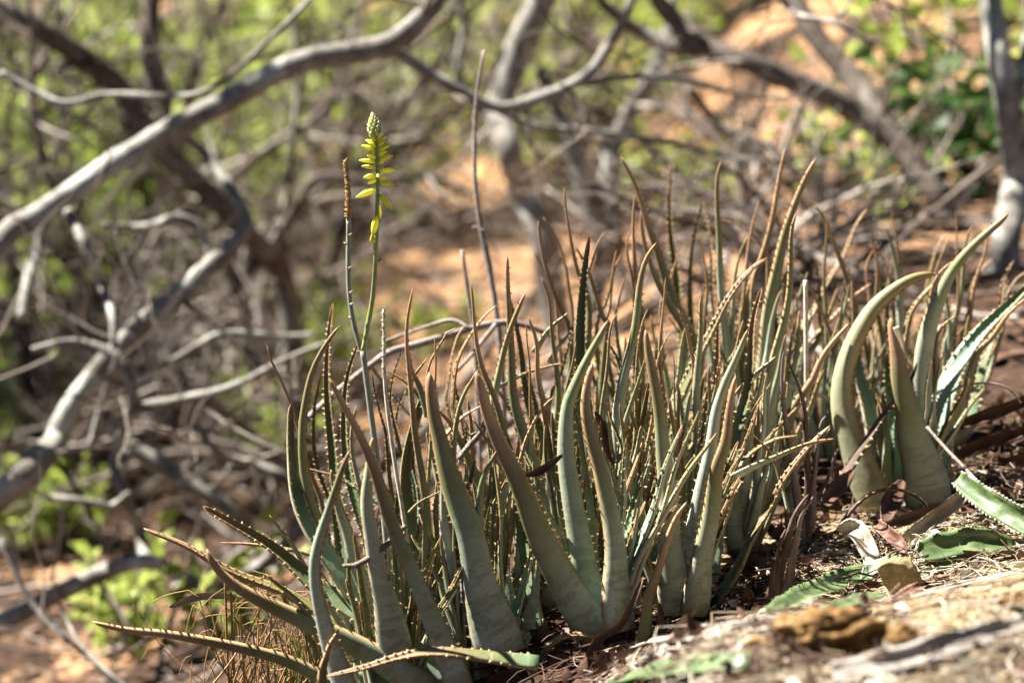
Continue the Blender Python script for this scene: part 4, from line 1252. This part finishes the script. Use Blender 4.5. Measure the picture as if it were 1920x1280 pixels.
tag(bm_.obj('bracts', M['straw'], stem), kind='stuff')
# a second, thin pale spent spike
mb = MB()
c2 = pxtube(mb, [(775, 1100), (757, 970), (742, 880), (732, 810), (724, 747), (720, 690), (720, 635), (719, 580)], [9, 9, 8, 8, 7, 6, 5], 4.33, n=50)
thin = mb.obj('spent_spike', M['straw_pale'], PB['root'])
bm_ = MB()
for k in range(80):
    i = int(len(c2) * .74 + (k / 80) * len(c2) * .25)
    p = c2[min(i, len(c2) - 1)] + UP * rng.uniform(-.004, .004)
    a = k * 2.4
    dv = norm(s1 * math.cos(a) + s2 * math.sin(a) + ax * .6)
    tube(bm_, np.array([p, p + dv * .0035, p + dv * .006]), [.0016, .0012, .0003], 4)
tag(bm_.obj('dried_bracts', M['straw_pale'], thin), kind='stuff')
# ------------------------------------------------------------------ loose things in and around the clump
def px_thing(name, pts, w, d, mat, label, cat, group=None, sides=7, bump=.15, extra=()):
    mb = MB()
    c = pxtube(mb, pts, w, d, sides, bump)
    for e, ew, ed in extra:
        pxtube(mb, e, ew, ed, 6, bump)
    return thing_mesh(name, mb, M[mat], c[0], label, cat, group)

# bare stalks behind the clump, rooted in the ground
p0 = ground_at(952, 5.35); x0, y0, _ = pix(p0)
knots = [((894, 425), (885, 427)), ((904, 456), (912, 458)), ((898, 432), (909, 431)), ((892, 330), (886, 326)), ((897, 180), (902, 176))]
px_thing('bare_stalk', [(x0, y0 + 5), (940, 680), (930, 580), (915, 490), (900, 420), (891, 340), (890, 250), (895, 170), (908, 95)], [14, 13, 12, 12, 11, 9, 7, 6], 5.35, 'stick',
         'tall thin leafless stalk rising behind the clump near the flower spike', 'stalk', extra=[([a, b], [6, 3], 5.34) for a, b in knots])
p0 = ground_at(905, 5.3); x0, y0, _ = pix(p0)
px_thing('bare_stalk', [(x0, y0 + 5), (893, 690), (885, 600), (876, 540), (866, 468)], [11, 9, 9, 7], 5.3, 'stick', 'short thin leafless stalk beside the tall bare one', 'stalk')
px_thing('dry_branch', [(560, 800), (622, 742), (650, 720), (695, 685), (732, 660), (770, 650), (830, 632), (880, 617), (935, 606), (990, 612), (1060, 640)], [13, 14, 14, 15, 13, 11], (5.0, 5.3), 'stick',
         'dry grey branch lying across the back of the clump', 'branch', extra=[([(880, 617), (850, 600), (800, 612), (720, 640)], [9, 7, 5], (5.15, 5.2)), ([(930, 607), (880, 670), (850, 700)], [10, 8], (5.2, 5.1)), ([(695, 685), (740, 745), (790, 800)], [7, 6], (5.1, 5.1))])
px_thing('broken_twig', [(642, 1060), (668, 1058), (700, 1040), (732, 1014), (760, 985)], [7, 11, 12, 11, 10], 4.16, 'twig', 'short broken twig caught across the pale leaves of the sprawling aloe', 'twig', extra=[([(668, 1057), (674, 1066)], [12, 8], 4.155)])
px_thing('broken_twig', [(860, 860), (884, 830), (905, 805), (912, 770), (900, 745)], [12, 13, 14, 12, 8], 4.38, 'twig', 'knobbly grey twig wedged among the leaves inside the clump', 'twig', extra=[([(905, 805), (880, 815), (870, 800)], [7, 4], 4.38)])
px_thing('white_stalk', [(1513, 760), (1512, 705), (1511, 595), (1510, 525)], [10, 9, 9, 8], 4.75, 'straw_pale', 'bleached white dry stalk standing among the rear leaves', 'stalk', bump=.05)
px_thing('white_stalk', [(1400, 690), (1460, 715), (1520, 735), (1575, 755)], [9, 9, 8], 4.85, 'straw_pale', 'bleached dry stalk lying behind the thin grey-purple aloe', 'stalk', bump=.05)

def strip(name, pts, w, d, mat, label, cat, group=None, curl=.25, nx=7, ny=22, roll=0., teeth=False, thick=.003, wave=0.0, point=True, kink=0.0, tilt=0.0, upf=0.0):
    """A flat strap-like leaf with thickness: pixels along the middle, width in pixels; lies facing up."""
    dd = d if isinstance(d, list) else np.linspace(d[0], d[1], len(pts)) if isinstance(d, tuple) else np.full(len(pts), d)
    c = catmull([P(x, y, q) for (x, y), q in zip(pts, dd)], ny)
    T = norm(np.gradient(c, axis=0))
    V0 = norm(CAM_POS - c)
    V = norm(V0 + np.array([0, 0, upf]))
    S = norm(np.cross(T, V)); N = np.cross(S, T)
    a = math.radians(tilt) + roll * np.linspace(0, 1, ny)
    S, N = np.cos(a)[:, None] * S + np.sin(a)[:, None] * N, np.cos(a)[:, None] * N - np.sin(a)[:, None] * S
    k = np.linspace(0, 1, ny)
    ww = np.interp(k, np.linspace(0, 1, len(w)), w) * (.40 if mat == 'fresh_leaf' else .46) / FPX * ((c - CAM_POS) @ FWD)
    ww = ww / np.clip(np.sum(N * V0, 1), .8, 1)
    if point: ww = ww * np.clip(np.minimum(k * 30, (1 - k) * 22), .3, 1)
    u = np.linspace(-1, 1, nx)
    h = curl * (u ** 2)[None, :] * ww[:, None] + wave * ww[:, None] * np.sin(k * 23 + 1)[:, None] * u[None, :]
    kink = max(kink, .35)
    ww = ww * (1 + .16 * vnoise(k * 6 + ny, k * 0 + c[0, 0] * 50, 3))
    h = h + kink * ww[:, None] * vnoise(k[:, None] * 9 + 3, u[None, :] * 2 + 7, 5)
    top = c[:, None] + S[:, None] * (u[None, :, None] * ww[:, None, None]) + N[:, None] * h[..., None]
    bot = top - N[:, None] * (thick * (1 - .75 * u ** 4))[None, :, None]
    v = np.concatenate([top.reshape(-1, 3), bot.reshape(-1, 3)])
    m = ny * nx
    f = []
    for i in range(ny - 1):
        for j in range(nx - 1):
            q = i * nx + j
            f.append((q, q + 1, q + nx + 1, q + nx)); f.append((m + q, m + q + nx, m + q + nx + 1, m + q + 1))
        f.append((i * nx, (i + 1) * nx, m + (i + 1) * nx, m + i * nx))
        j = nx - 1
        f.append((i * nx + j, m + i * nx + j, m + (i + 1) * nx + j, (i + 1) * nx + j))
    for j in range(nx - 1):
        f.append((j, m + j, m + j + 1, j + 1)); q = (ny - 1) * nx
        f.append((q + j, q + j + 1, m + q + j + 1, m + q + j))
    mb = MB()
    mb.add(v, f)
    o = thing_mesh(name, mb, M[mat], c[0], label, cat, group)
    if teeth:
        tb = MB()
        for sd in (0, nx - 1):
            for i in range(1, ny - 1):
                p = top[i, sd]; bv = S[i] * (1 if sd else -1)
                tb.add([p - T[i] * .003 - bv * .001, p + T[i] * .003 - bv * .001, p - N[i] * .002 - bv * .001, p + bv * .0028 + T[i] * .002], [(0, 1, 3), (1, 2, 3), (2, 0, 3), (0, 2, 1)])
        tb.obj('teeth', M['straw_pale'], o, origin=c[0], smooth=False)
    return o

def gd(px, py):
    """Camera depth of the ground at a pixel."""
    return float((ground_hit(px, py) - CAM_POS) @ FWD)

def gstrip(name, pts, w, mat, label, cat, lift=.01, **k):
    ww = np.interp(np.linspace(0, 1, len(pts)), np.linspace(0, 1, len(w)), w)
    d = np.array([gd(x, y + q * .42) - lift for (x, y), q in zip(pts, ww)])
    kk = np.linspace(0, 1, len(d)); fit = np.polyval(np.polyfit(kk, d, 2 if len(d) > 3 else 1), kk)
    d = list(fit - max(0, np.max(fit - d)) * .6)
    k.setdefault('upf', .7); k.pop('tilt', None)
    return strip(name, pts, w, d, mat, label, cat, **k)

gstrip('fallen_leaf', [(1440, 1150), (1510, 1118), (1570, 1092), (1640, 1068), (1690, 1050)], [30, 48, 52, 46, 38], 'fresh_leaf', 'cut green aloe leaf lying under the brown stone', 'leaf', lift=.03, teeth=True, curl=.3, tilt=-18)
gstrip('fallen_leaf', [(1500, 1160), (1560, 1140), (1610, 1124), (1660, 1112)], [18, 34, 34, 22], 'fresh_leaf', 'short cut green leaf half under the brown stone', 'leaf', lift=.02, curl=.2, tilt=-10)
gstrip('fallen_leaf', [(1722, 1038), (1780, 1024), (1840, 1018), (1905, 1022)], [52, 60, 56, 30], 'fresh_leaf', 'broad glossy green leaf section lying behind the stone', 'leaf', lift=.03, curl=.35, tilt=-10, teeth=False)
gstrip('fallen_leaf', [(1730, 1064), (1790, 1052), (1850, 1040), (1900, 1030)], [16, 22, 24, 16], 'fresh_leaf', 'narrow green leaf edge beside the broad glossy section', 'leaf', lift=.02, curl=.2)
strip('fallen_leaf', [(1796, 896), (1840, 930), (1885, 958), (1940, 988)], [34, 46, 52, 54], (4.52, 4.40), 'fresh_leaf', 'upright cut green leaf with a whitish cut end', 'leaf', curl=.5, teeth=True, point=False, thick=.008)
strip('fallen_leaf', [(1780, 1004), (1830, 984), (1880, 966), (1935, 956)], [12, 26, 34, 36], (4.62, 4.56), 'fresh_leaf', 'slim bright green leaf lying beneath the upright cut leaf', 'leaf', curl=.3)
gstrip('fallen_leaf', [(1120, 1292), (1200, 1266), (1290, 1248), (1400, 1242)], [54, 66, 58, 46], 'fresh_leaf', 'pale green leaf in front of the crumbly clod, blurred', 'leaf', lift=.02, curl=.2, point=False, tilt=-15)
gstrip('fallen_leaf', [(1560, 1262), (1640, 1248), (1720, 1228), (1800, 1205), (1880, 1180), (1940, 1164)], [40, 46, 44, 40, 36, 34], 'grey_leaf', 'long grey withered leaf on the soil by the clod', 'leaf', lift=.03, curl=.35, kink=.5, point=False, thick=.006, tilt=-12)
gstrip('fallen_leaf', [(1856, 1186), (1890, 1176), (1940, 1162)], [26, 32, 34], 'fresh_leaf', 'green end of a leaf resting on the long grey one', 'leaf', lift=.05, curl=.3, tilt=-12)
gstrip('fallen_leaf', [(1740, 1232), (1800, 1214), (1870, 1200)], [10, 24, 12], 'red_leaf', 'thin red dead leaf tucked under the long grey one', 'leaf', lift=.02, curl=.3, kink=.4)
gstrip('fallen_leaf', [(1672, 1128), (1710, 1108), (1745, 1090), (1778, 1078)], [10, 20, 22, 10], 'red_leaf', 'pinkish curled dead leaf leaning on the stone', 'leaf', lift=.02, curl=.5, kink=.3)
gstrip('fallen_leaf', [(1170, 1216), (1260, 1196), (1330, 1188), (1420, 1170), (1500, 1150)], [22, 34, 36, 30, 18], 'grey_leaf', 'bleached strap leaf on the soil at the foot of the clump', 'leaf', lift=.02, curl=.2, kink=.5, tilt=-10)
gstrip('fallen_leaf', [(1420, 1180), (1500, 1160), (1600, 1140), (1700, 1118), (1820, 1090), (1930, 1066)], [8, 10, 10, 9, 9, 8], 'straw_pale', 'long pale straw running past the foot of the stone', 'straw', lift=.02, curl=.2)
strip('fallen_leaf', [(1690, 1020), (1740, 980), (1790, 942), (1822, 916)], [26, 26, 24, 20], (4.50, 4.62), 'straw', 'stiff tan strap leaf leaning behind the green leaves', 'leaf', curl=.4, point=False)
strip('fallen_leaf', [(1640, 1060), (1628, 1030), (1612, 1000), (1595, 990), (1578, 1000)], [28, 32, 34, 30, 18], (4.42, 4.5), 'straw_pale', 'curled cream dead leaf between stone and broad rosette', 'leaf', curl=.8, kink=.5)
strip('fallen_leaf', [(1700, 1036), (1680, 1012), (1655, 990), (1640, 978)], [14, 24, 20, 10], (4.42, 4.52), 'red_leaf', 'reddish folded dead leaf behind the stone', 'leaf', curl=.7, kink=.5)
strip('fallen_leaf', [(1545, 960), (1556, 930), (1580, 905), (1600, 880)], [12, 30, 24, 8], (4.55, 4.68), 'dead_leaf', 'brown papery leaf base under the broad rosette', 'leaf', curl=.4, kink=.5)
strip('fallen_leaf', [(1660, 980), (1668, 950), (1680, 925), (1692, 900)], [16, 34, 30, 10], (4.55, 4.66), 'dead_leaf', 'pinkish-brown papery leaf at the foot of the broad rosette', 'leaf', curl=.4, kink=.5)
strip('fallen_leaf', [(1655, 985), (1710, 968), (1760, 950), (1800, 945)], [10, 20, 18, 8], (4.55, 4.6), 'dead_leaf', 'narrow brown dead leaf lying below the broad rosette', 'leaf', curl=.5, kink=.5)
strip('fallen_leaf', [(985, 892), (1010, 884), (1035, 868), (1055, 852)], [8, 18, 14, 6], 4.2, 'dead_leaf', 'dark curled dead leaf stuck against the pale grey-green leaf', 'leaf', curl=.6)
strip('fallen_leaf', [(1020, 1300), (1090, 1262), (1120, 1200), (1165, 1170), (1196, 1105), (1205, 1080)], [20, 24, 18, 16, 14, 6], (4.1, 4.16), 'dead_leaf', 'long dark papery leaf curling from the foot of the sturdy aloe', 'leaf', curl=.7, kink=.4)
strip('fallen_leaf', [(1236, 1220), (1240, 1170), (1236, 1130)], [16, 22, 6], 4.2, 'dead_leaf', 'small pointed dead leaf at the foot of the ring-scarred aloe', 'leaf', curl=.6)
strip('fallen_leaf', [(1115, 768), (1130, 800), (1140, 850), (1165, 890)], [8, 16, 10, 4], 4.42, 'dead_leaf', 'purplish curled dead leaf hanging inside the clump', 'leaf', curl=.8)
for pts, lab in (([(1780, 860), (1850, 830), (1930, 806)], 'brown strap of dead leaf in the litter below the slender tree'), ([(1790, 800), (1860, 775), (1940, 745)], 'tan dead leaf strap in the rear litter heap'), ([(1800, 900), (1880, 872), (1950, 850)], 'dark dead leaf strap beside the upright cut leaf')):
    strip('fallen_leaf', pts, [18, 26, 20], (5.0, 4.9), 'dead_leaf', lab, 'leaf', curl=.6, kink=.4)
px_thing('pale_stick', [(1738, 800), (1775, 842), (1812, 880), (1832, 902)], [6, 7, 6], (4.62, 4.5), 'stick', 'thin grey stick leaning from the broad rosette to the cut leaf', 'stick', bump=.05)
px_thing('arched_stem', [(1775, 745), (1800, 725), (1850, 718), (1890, 728), (1915, 755)], [5, 5, 4], 4.75, 'stick', 'thin dry arched stem beside the broad rosette', 'stem', bump=.05)
px_thing('arched_stem', [(1812, 765), (1818, 735), (1835, 722)], [5, 5, 4], 4.74, 'stick', 'short dry curved stem beside the arched one', 'stem', bump=.05)

# stone and clods
def lump(name, px, py, wpx, hpx, d, mat, label, cat, seed, angular=.0, rough=.2, sub=5):
    import bmesh
    bm = bmesh.new()
    bmesh.ops.create_icosphere(bm, subdivisions=sub, radius=1)
    v = np.array([q.co[:] for q in bm.verts])
    q = np.random.default_rng(seed)
    if angular:
        planes = norm(q.normal(0, 1, (9, 3))); offs = q.uniform(.48, .74, 9)
        for pl, of in zip(planes, offs):
            dd = v @ pl - of
            v = v - np.clip(dd, 0, None)[:, None] * pl * angular
    r = 1 + rough * (fbm(v[:, 0] * 2.3 + 9, v[:, 1] * 2.3 + v[:, 2] * 1.7 + 4, seed) + fbm(v[:, 2] * 3 + 2, v[:, 0] * 2.6 - v[:, 1] * 2 + 8, seed + 9)) + rough * .22 * fbm(v[:, 0] * 13 + v[:, 1] * 7, v[:, 2] * 13 - v[:, 1] * 6, seed + 3)
    v = v * r[:, None]
    d = gd(px, py + hpx * .42)
    c = P(px, py, d)
    s = d / FPX * .5
    ext = np.max(np.abs(v), axis=0)
    v = v / ext
    v = v * np.array([wpx * s, (wpx * .3 + hpx * .6) * s, hpx * s * 1.02])
    for i, b in enumerate(bm.verts): b.co = v[i]
    me = bpy.data.meshes.new(name); bm.to_mesh(me); bm.free()
    me.polygons.foreach_set('use_smooth', np.full(len(me.polygons), not angular or True))
    me.materials.append(M[mat])
    o = bpy.data.objects.new(name, me); o.location = c
    COL.objects.link(o)
    return tag(o, label, cat)
lump('stone', 1688, 1082, 96, 88, 4.34, 'stone', 'angular tan stone resting on green leaves at the clump edge', 'stone', 12, angular=1.0, rough=.05)
lump('dirt_clod', 1560, 1190, 235, 118, 3.95, 'clod', 'large crumbly orange-brown dirt clod, blurred', 'clod', 5, rough=.42)
lump('dirt_clod', 1690, 1196, 76, 66, 4.0, 'clod', 'small orange dirt clod beside the large crumbly one', 'clod', 8, rough=.4, sub=4)
lump('dirt_clod', 1425, 1210, 60, 40, 4.02, 'clod', 'small pale lump of earth at the tapered end of the large clod', 'clod', 18, rough=.4, sub=4)
lump('dirt_clod', 1900, 1128, 70, 34, 4.15, 'clod', 'flat dirt lump on the bare yellow soil', 'clod', 28, rough=.4, sub=4)

# heaped straw, crumbs and chips: uncountable
def scatter(n, xr, yr, seed):
    q = np.random.default_rng(seed)
    return q, q.uniform(*xr, n), q.uniform(*yr, n)
bare = lambda x, y: 1480 < x < 1960 and np.interp(x, [1480, 1640, 1920], [1200, 1140, 1070]) < y < 1225
def straw_mass(name, n, region, L, w, mat, label, seed, up=.03, z0=.004):
    q = np.random.default_rng(seed)
    mb = MB()
    k = 0
    while k < n:
        px, py = q.uniform(region[0], region[2]), q.uniform(region[1], region[3])
        if py < region[4](px) or (bare(px, py) and q.random() < .6): continue
        k += 1
        p = near_point(px, py)
        a = q.normal(.25, .9); l = L * q.uniform(.35, 1.4)
        dv = np.array([math.cos(a), math.sin(a), 0])
        bend = q.normal(0, .22, 3) * l; bend[2] = abs(bend[2]) * .5
        lift = q.uniform(0, up)
        c = []
        for s in (-.5, -.2, .15, .5):
            x = p + dv * l * s + bend * (1 - (2 * s) ** 2)
            x[2] = max(float(ground_z(x[0], x[1])), x[2] - .02) + z0 + lift * (.6 + s * q.uniform(-.8, .8))
            c.append(x)
        ws = w * q.uniform(.4, 1.5)
        tube(mb, catmull(c, 7), np.linspace(ws, ws * .6, 7), 4, cap=False)
    o = mb.obj(name, M[mat], None, (0, 0, 0))
    return tag(o, label, 'straw', kind='stuff')
edge = lambda x: np.interp(x, [1100, 1300, 1500, 1620, 1780, 1920], [1200, 1130, 1010, 950, 880, 800])
straw_mass('straw_litter', 900, (1120, 780, 1960, 1300, edge), .09, .0011, 'straw', 'tangle of tan straw and stems on the soil edge', 5)
straw_mass('straw_litter', 520, (1120, 880, 1960, 1300, lambda x: edge(x) + 40), .11, .0012, 'straw_pale', 'bleached straw fibres strewn over the soil', 6, up=.02)
low = lambda x: np.interp(x, [600, 1000, 1300, 1500, 1900], [1150, 1150, 1080, 960, 820])
straw_mass('brown_debris', 500, (700, 820, 1960, 1290, low), .10, .0016, 'dead_leaf', 'dark brown leaf stems and debris under the clump', 7, up=.05)
def chip_mass(name, n, region, size, mat, label, seed, flat=.35):
    q = np.random.default_rng(seed)
    mb = MB(); k = 0
    while k < n:
        px, py = q.uniform(region[0], region[2]), q.uniform(region[1], region[3])
        if py < region[4](px): continue
        k += 1
        p = near_point(px, py)
        s = size * q.uniform(.3, 1.0) ** 1.6
        R_ = norm(q.normal(0, 1, (3, 3)))
        v = np.array([(1, 0, 0), (-1, 0, 0), (0, 1, 0), (0, -1, 0), (0, 0, 1), (0, 0, -1)]) * q.uniform(.6, 1.3, (6, 1)) * s
        v = v @ R_; v[:, 2] *= q.uniform(flat, 1)
        f = [(0, 2, 4), (2, 1, 4), (1, 3, 4), (3, 0, 4), (2, 0, 5), (1, 2, 5), (3, 1, 5), (0, 3, 5)]
        mb.add(v + p + np.array([0, 0, s * .25]), f)
    o = mb.obj(name, M[mat], None, (0, 0, 0), smooth=False)
    return tag(o, label, 'crumbs', kind='stuff')
soil_edge = lambda x: np.interp(x, [1300, 1500, 1650, 1800, 1920], [1230, 1180, 1130, 1110, 1080])
chip_mass('soil_crumbs', 4500, (1200, 1060, 1960, 1300, soil_edge), .006, 'clod', 'loose yellow-brown soil crumbs on the bare patch', 9)
def flake_mass(name, n, region, size, mat, label, seed, lift=.01, up=.8):
    q = np.random.default_rng(seed)
    mb = MB(); k = 0
    while k < n:
        px, py = q.uniform(region[0], region[2]), q.uniform(region[1], region[3])
        if py < region[4](px) or (bare(px, py) and q.random() < .92): continue
        k += 1
        p = near_point(px, py)
        s = size * q.uniform(.35, 1.2)
        a = norm(q.normal(0, 1, 3) * np.array([1, 1, up])); b = norm(np.cross(a, q.normal(0, 1, 3))); n_ = np.cross(a, b)
        rows = []
        for t in (-1, -.5, 0, .5, 1):
            wd = (1 - abs(t) ** 1.6) * .45 * q.uniform(.8, 1.2) + .03
            for u in (-1, 0, 1):
                rows.append(p + np.array([0, 0, lift + s * .2]) + s * (a * t + b * u * wd + n_ * (.35 * t * t + .3 * u * u * wd)))
        f = [(i * 3 + j, i * 3 + j + 1, i * 3 + j + 4, i * 3 + j + 3) for i in range(4) for j in range(2)]
        mb.add(rows, f)
    o = mb.obj(name, M[mat], None, (0, 0, 0))
    return tag(o, label, 'leaf litter', kind='stuff')
flake_mass('rear_leaf_litter', 320, (1560, 740, 1980, 960, lambda x: 740), .026, 'dead_leaf', 'brown dead leaves heaped behind the broad pale rosette', 33)
flake_mass('dry_leaf_litter', 300, (1150, 760, 1960, 1290, edge), .020, 'dead_leaf', 'brown broken dead leaves heaped along the soil edge', 13)
flake_mass('pale_leaf_litter', 230, (1180, 880, 1960, 1300, lambda x: edge(x) + 30), .020, 'straw_pale', 'bleached leaf scraps on the soil edge', 14, up=.5)
flake_mass('dark_leaf_litter', 260, (640, 860, 1560, 1290, low), .03, 'dead_leaf', 'dead brown leaves lying between the aloe stems', 15)

# dry grass tuft below the sprawling leaves
gt = ground_at(520, 4.5)
tuft = empty('dry_grass_tuft', gt, 'dry tan grass tuft with drooping blades below the sprawling aloe leaves', 'grass')
blades = MB()
q = np.random.default_rng(44)
for k in range(110):
    x = q.uniform(440, 640)
    b0 = (x + q.normal(0, 45), 1335)
    top = (x + q.normal(0, 60), q.uniform(1080, 1270))
    side = q.choice([-1, 1]) * q.uniform(15, 90)
    end = (top[0] + side, top[1] + q.uniform(-25, 110))
    dq = 4.45 + q.uniform(-.12, .15)
    c = catmull([P(*b0, dq), P((b0[0] + top[0]) / 2 + q.normal(0, 22), (b0[1] + top[1]) / 2 + 10, dq), P(*top, dq), P(top[0] + side * .6, top[1] + (end[1] - top[1]) * .35 - 8, dq), P(*end, dq + q.uniform(-.03, .03))], 16)
    tube(blades, c, np.linspace(.0017, .0006, 16) * q.uniform(.5, 1.5), 4, cap=False)
for x, y in ((426, 1085), (437, 1110), (455, 1150)):
    c = catmull([P(x + 6, 1340, 4.4), P(x, 1220, 4.4), P(x - 4, y, 4.4)], 10)
    tube(blades, c, .0024, 5, cap=False)
o = blades.obj('blades', M['straw_tan'], tuft); tag(o, kind='stuff')
gb_ = MB()
for k in range(26):
    x = q.uniform(520, 640)
    c = catmull([P(x, 1320, 4.42), P(x + q.normal(0, 15), 1230, 4.42), P(x + q.normal(0, 40), q.uniform(1130, 1220), 4.42)], 10)
    tube(gb_, c, np.linspace(.0022, .0006, 10), 4, cap=False)
o = gb_.obj('green_blades', M['green'], tuft); tag(o, kind='stuff')
strip('dry_grass_leaf', [(448, 1120), (410, 1116), (365, 1120), (318, 1138)], [9, 14, 14, 8], 4.42, 'straw', 'curved tan dry blade poking out of the grass tuft', 'leaf', curl=.6)
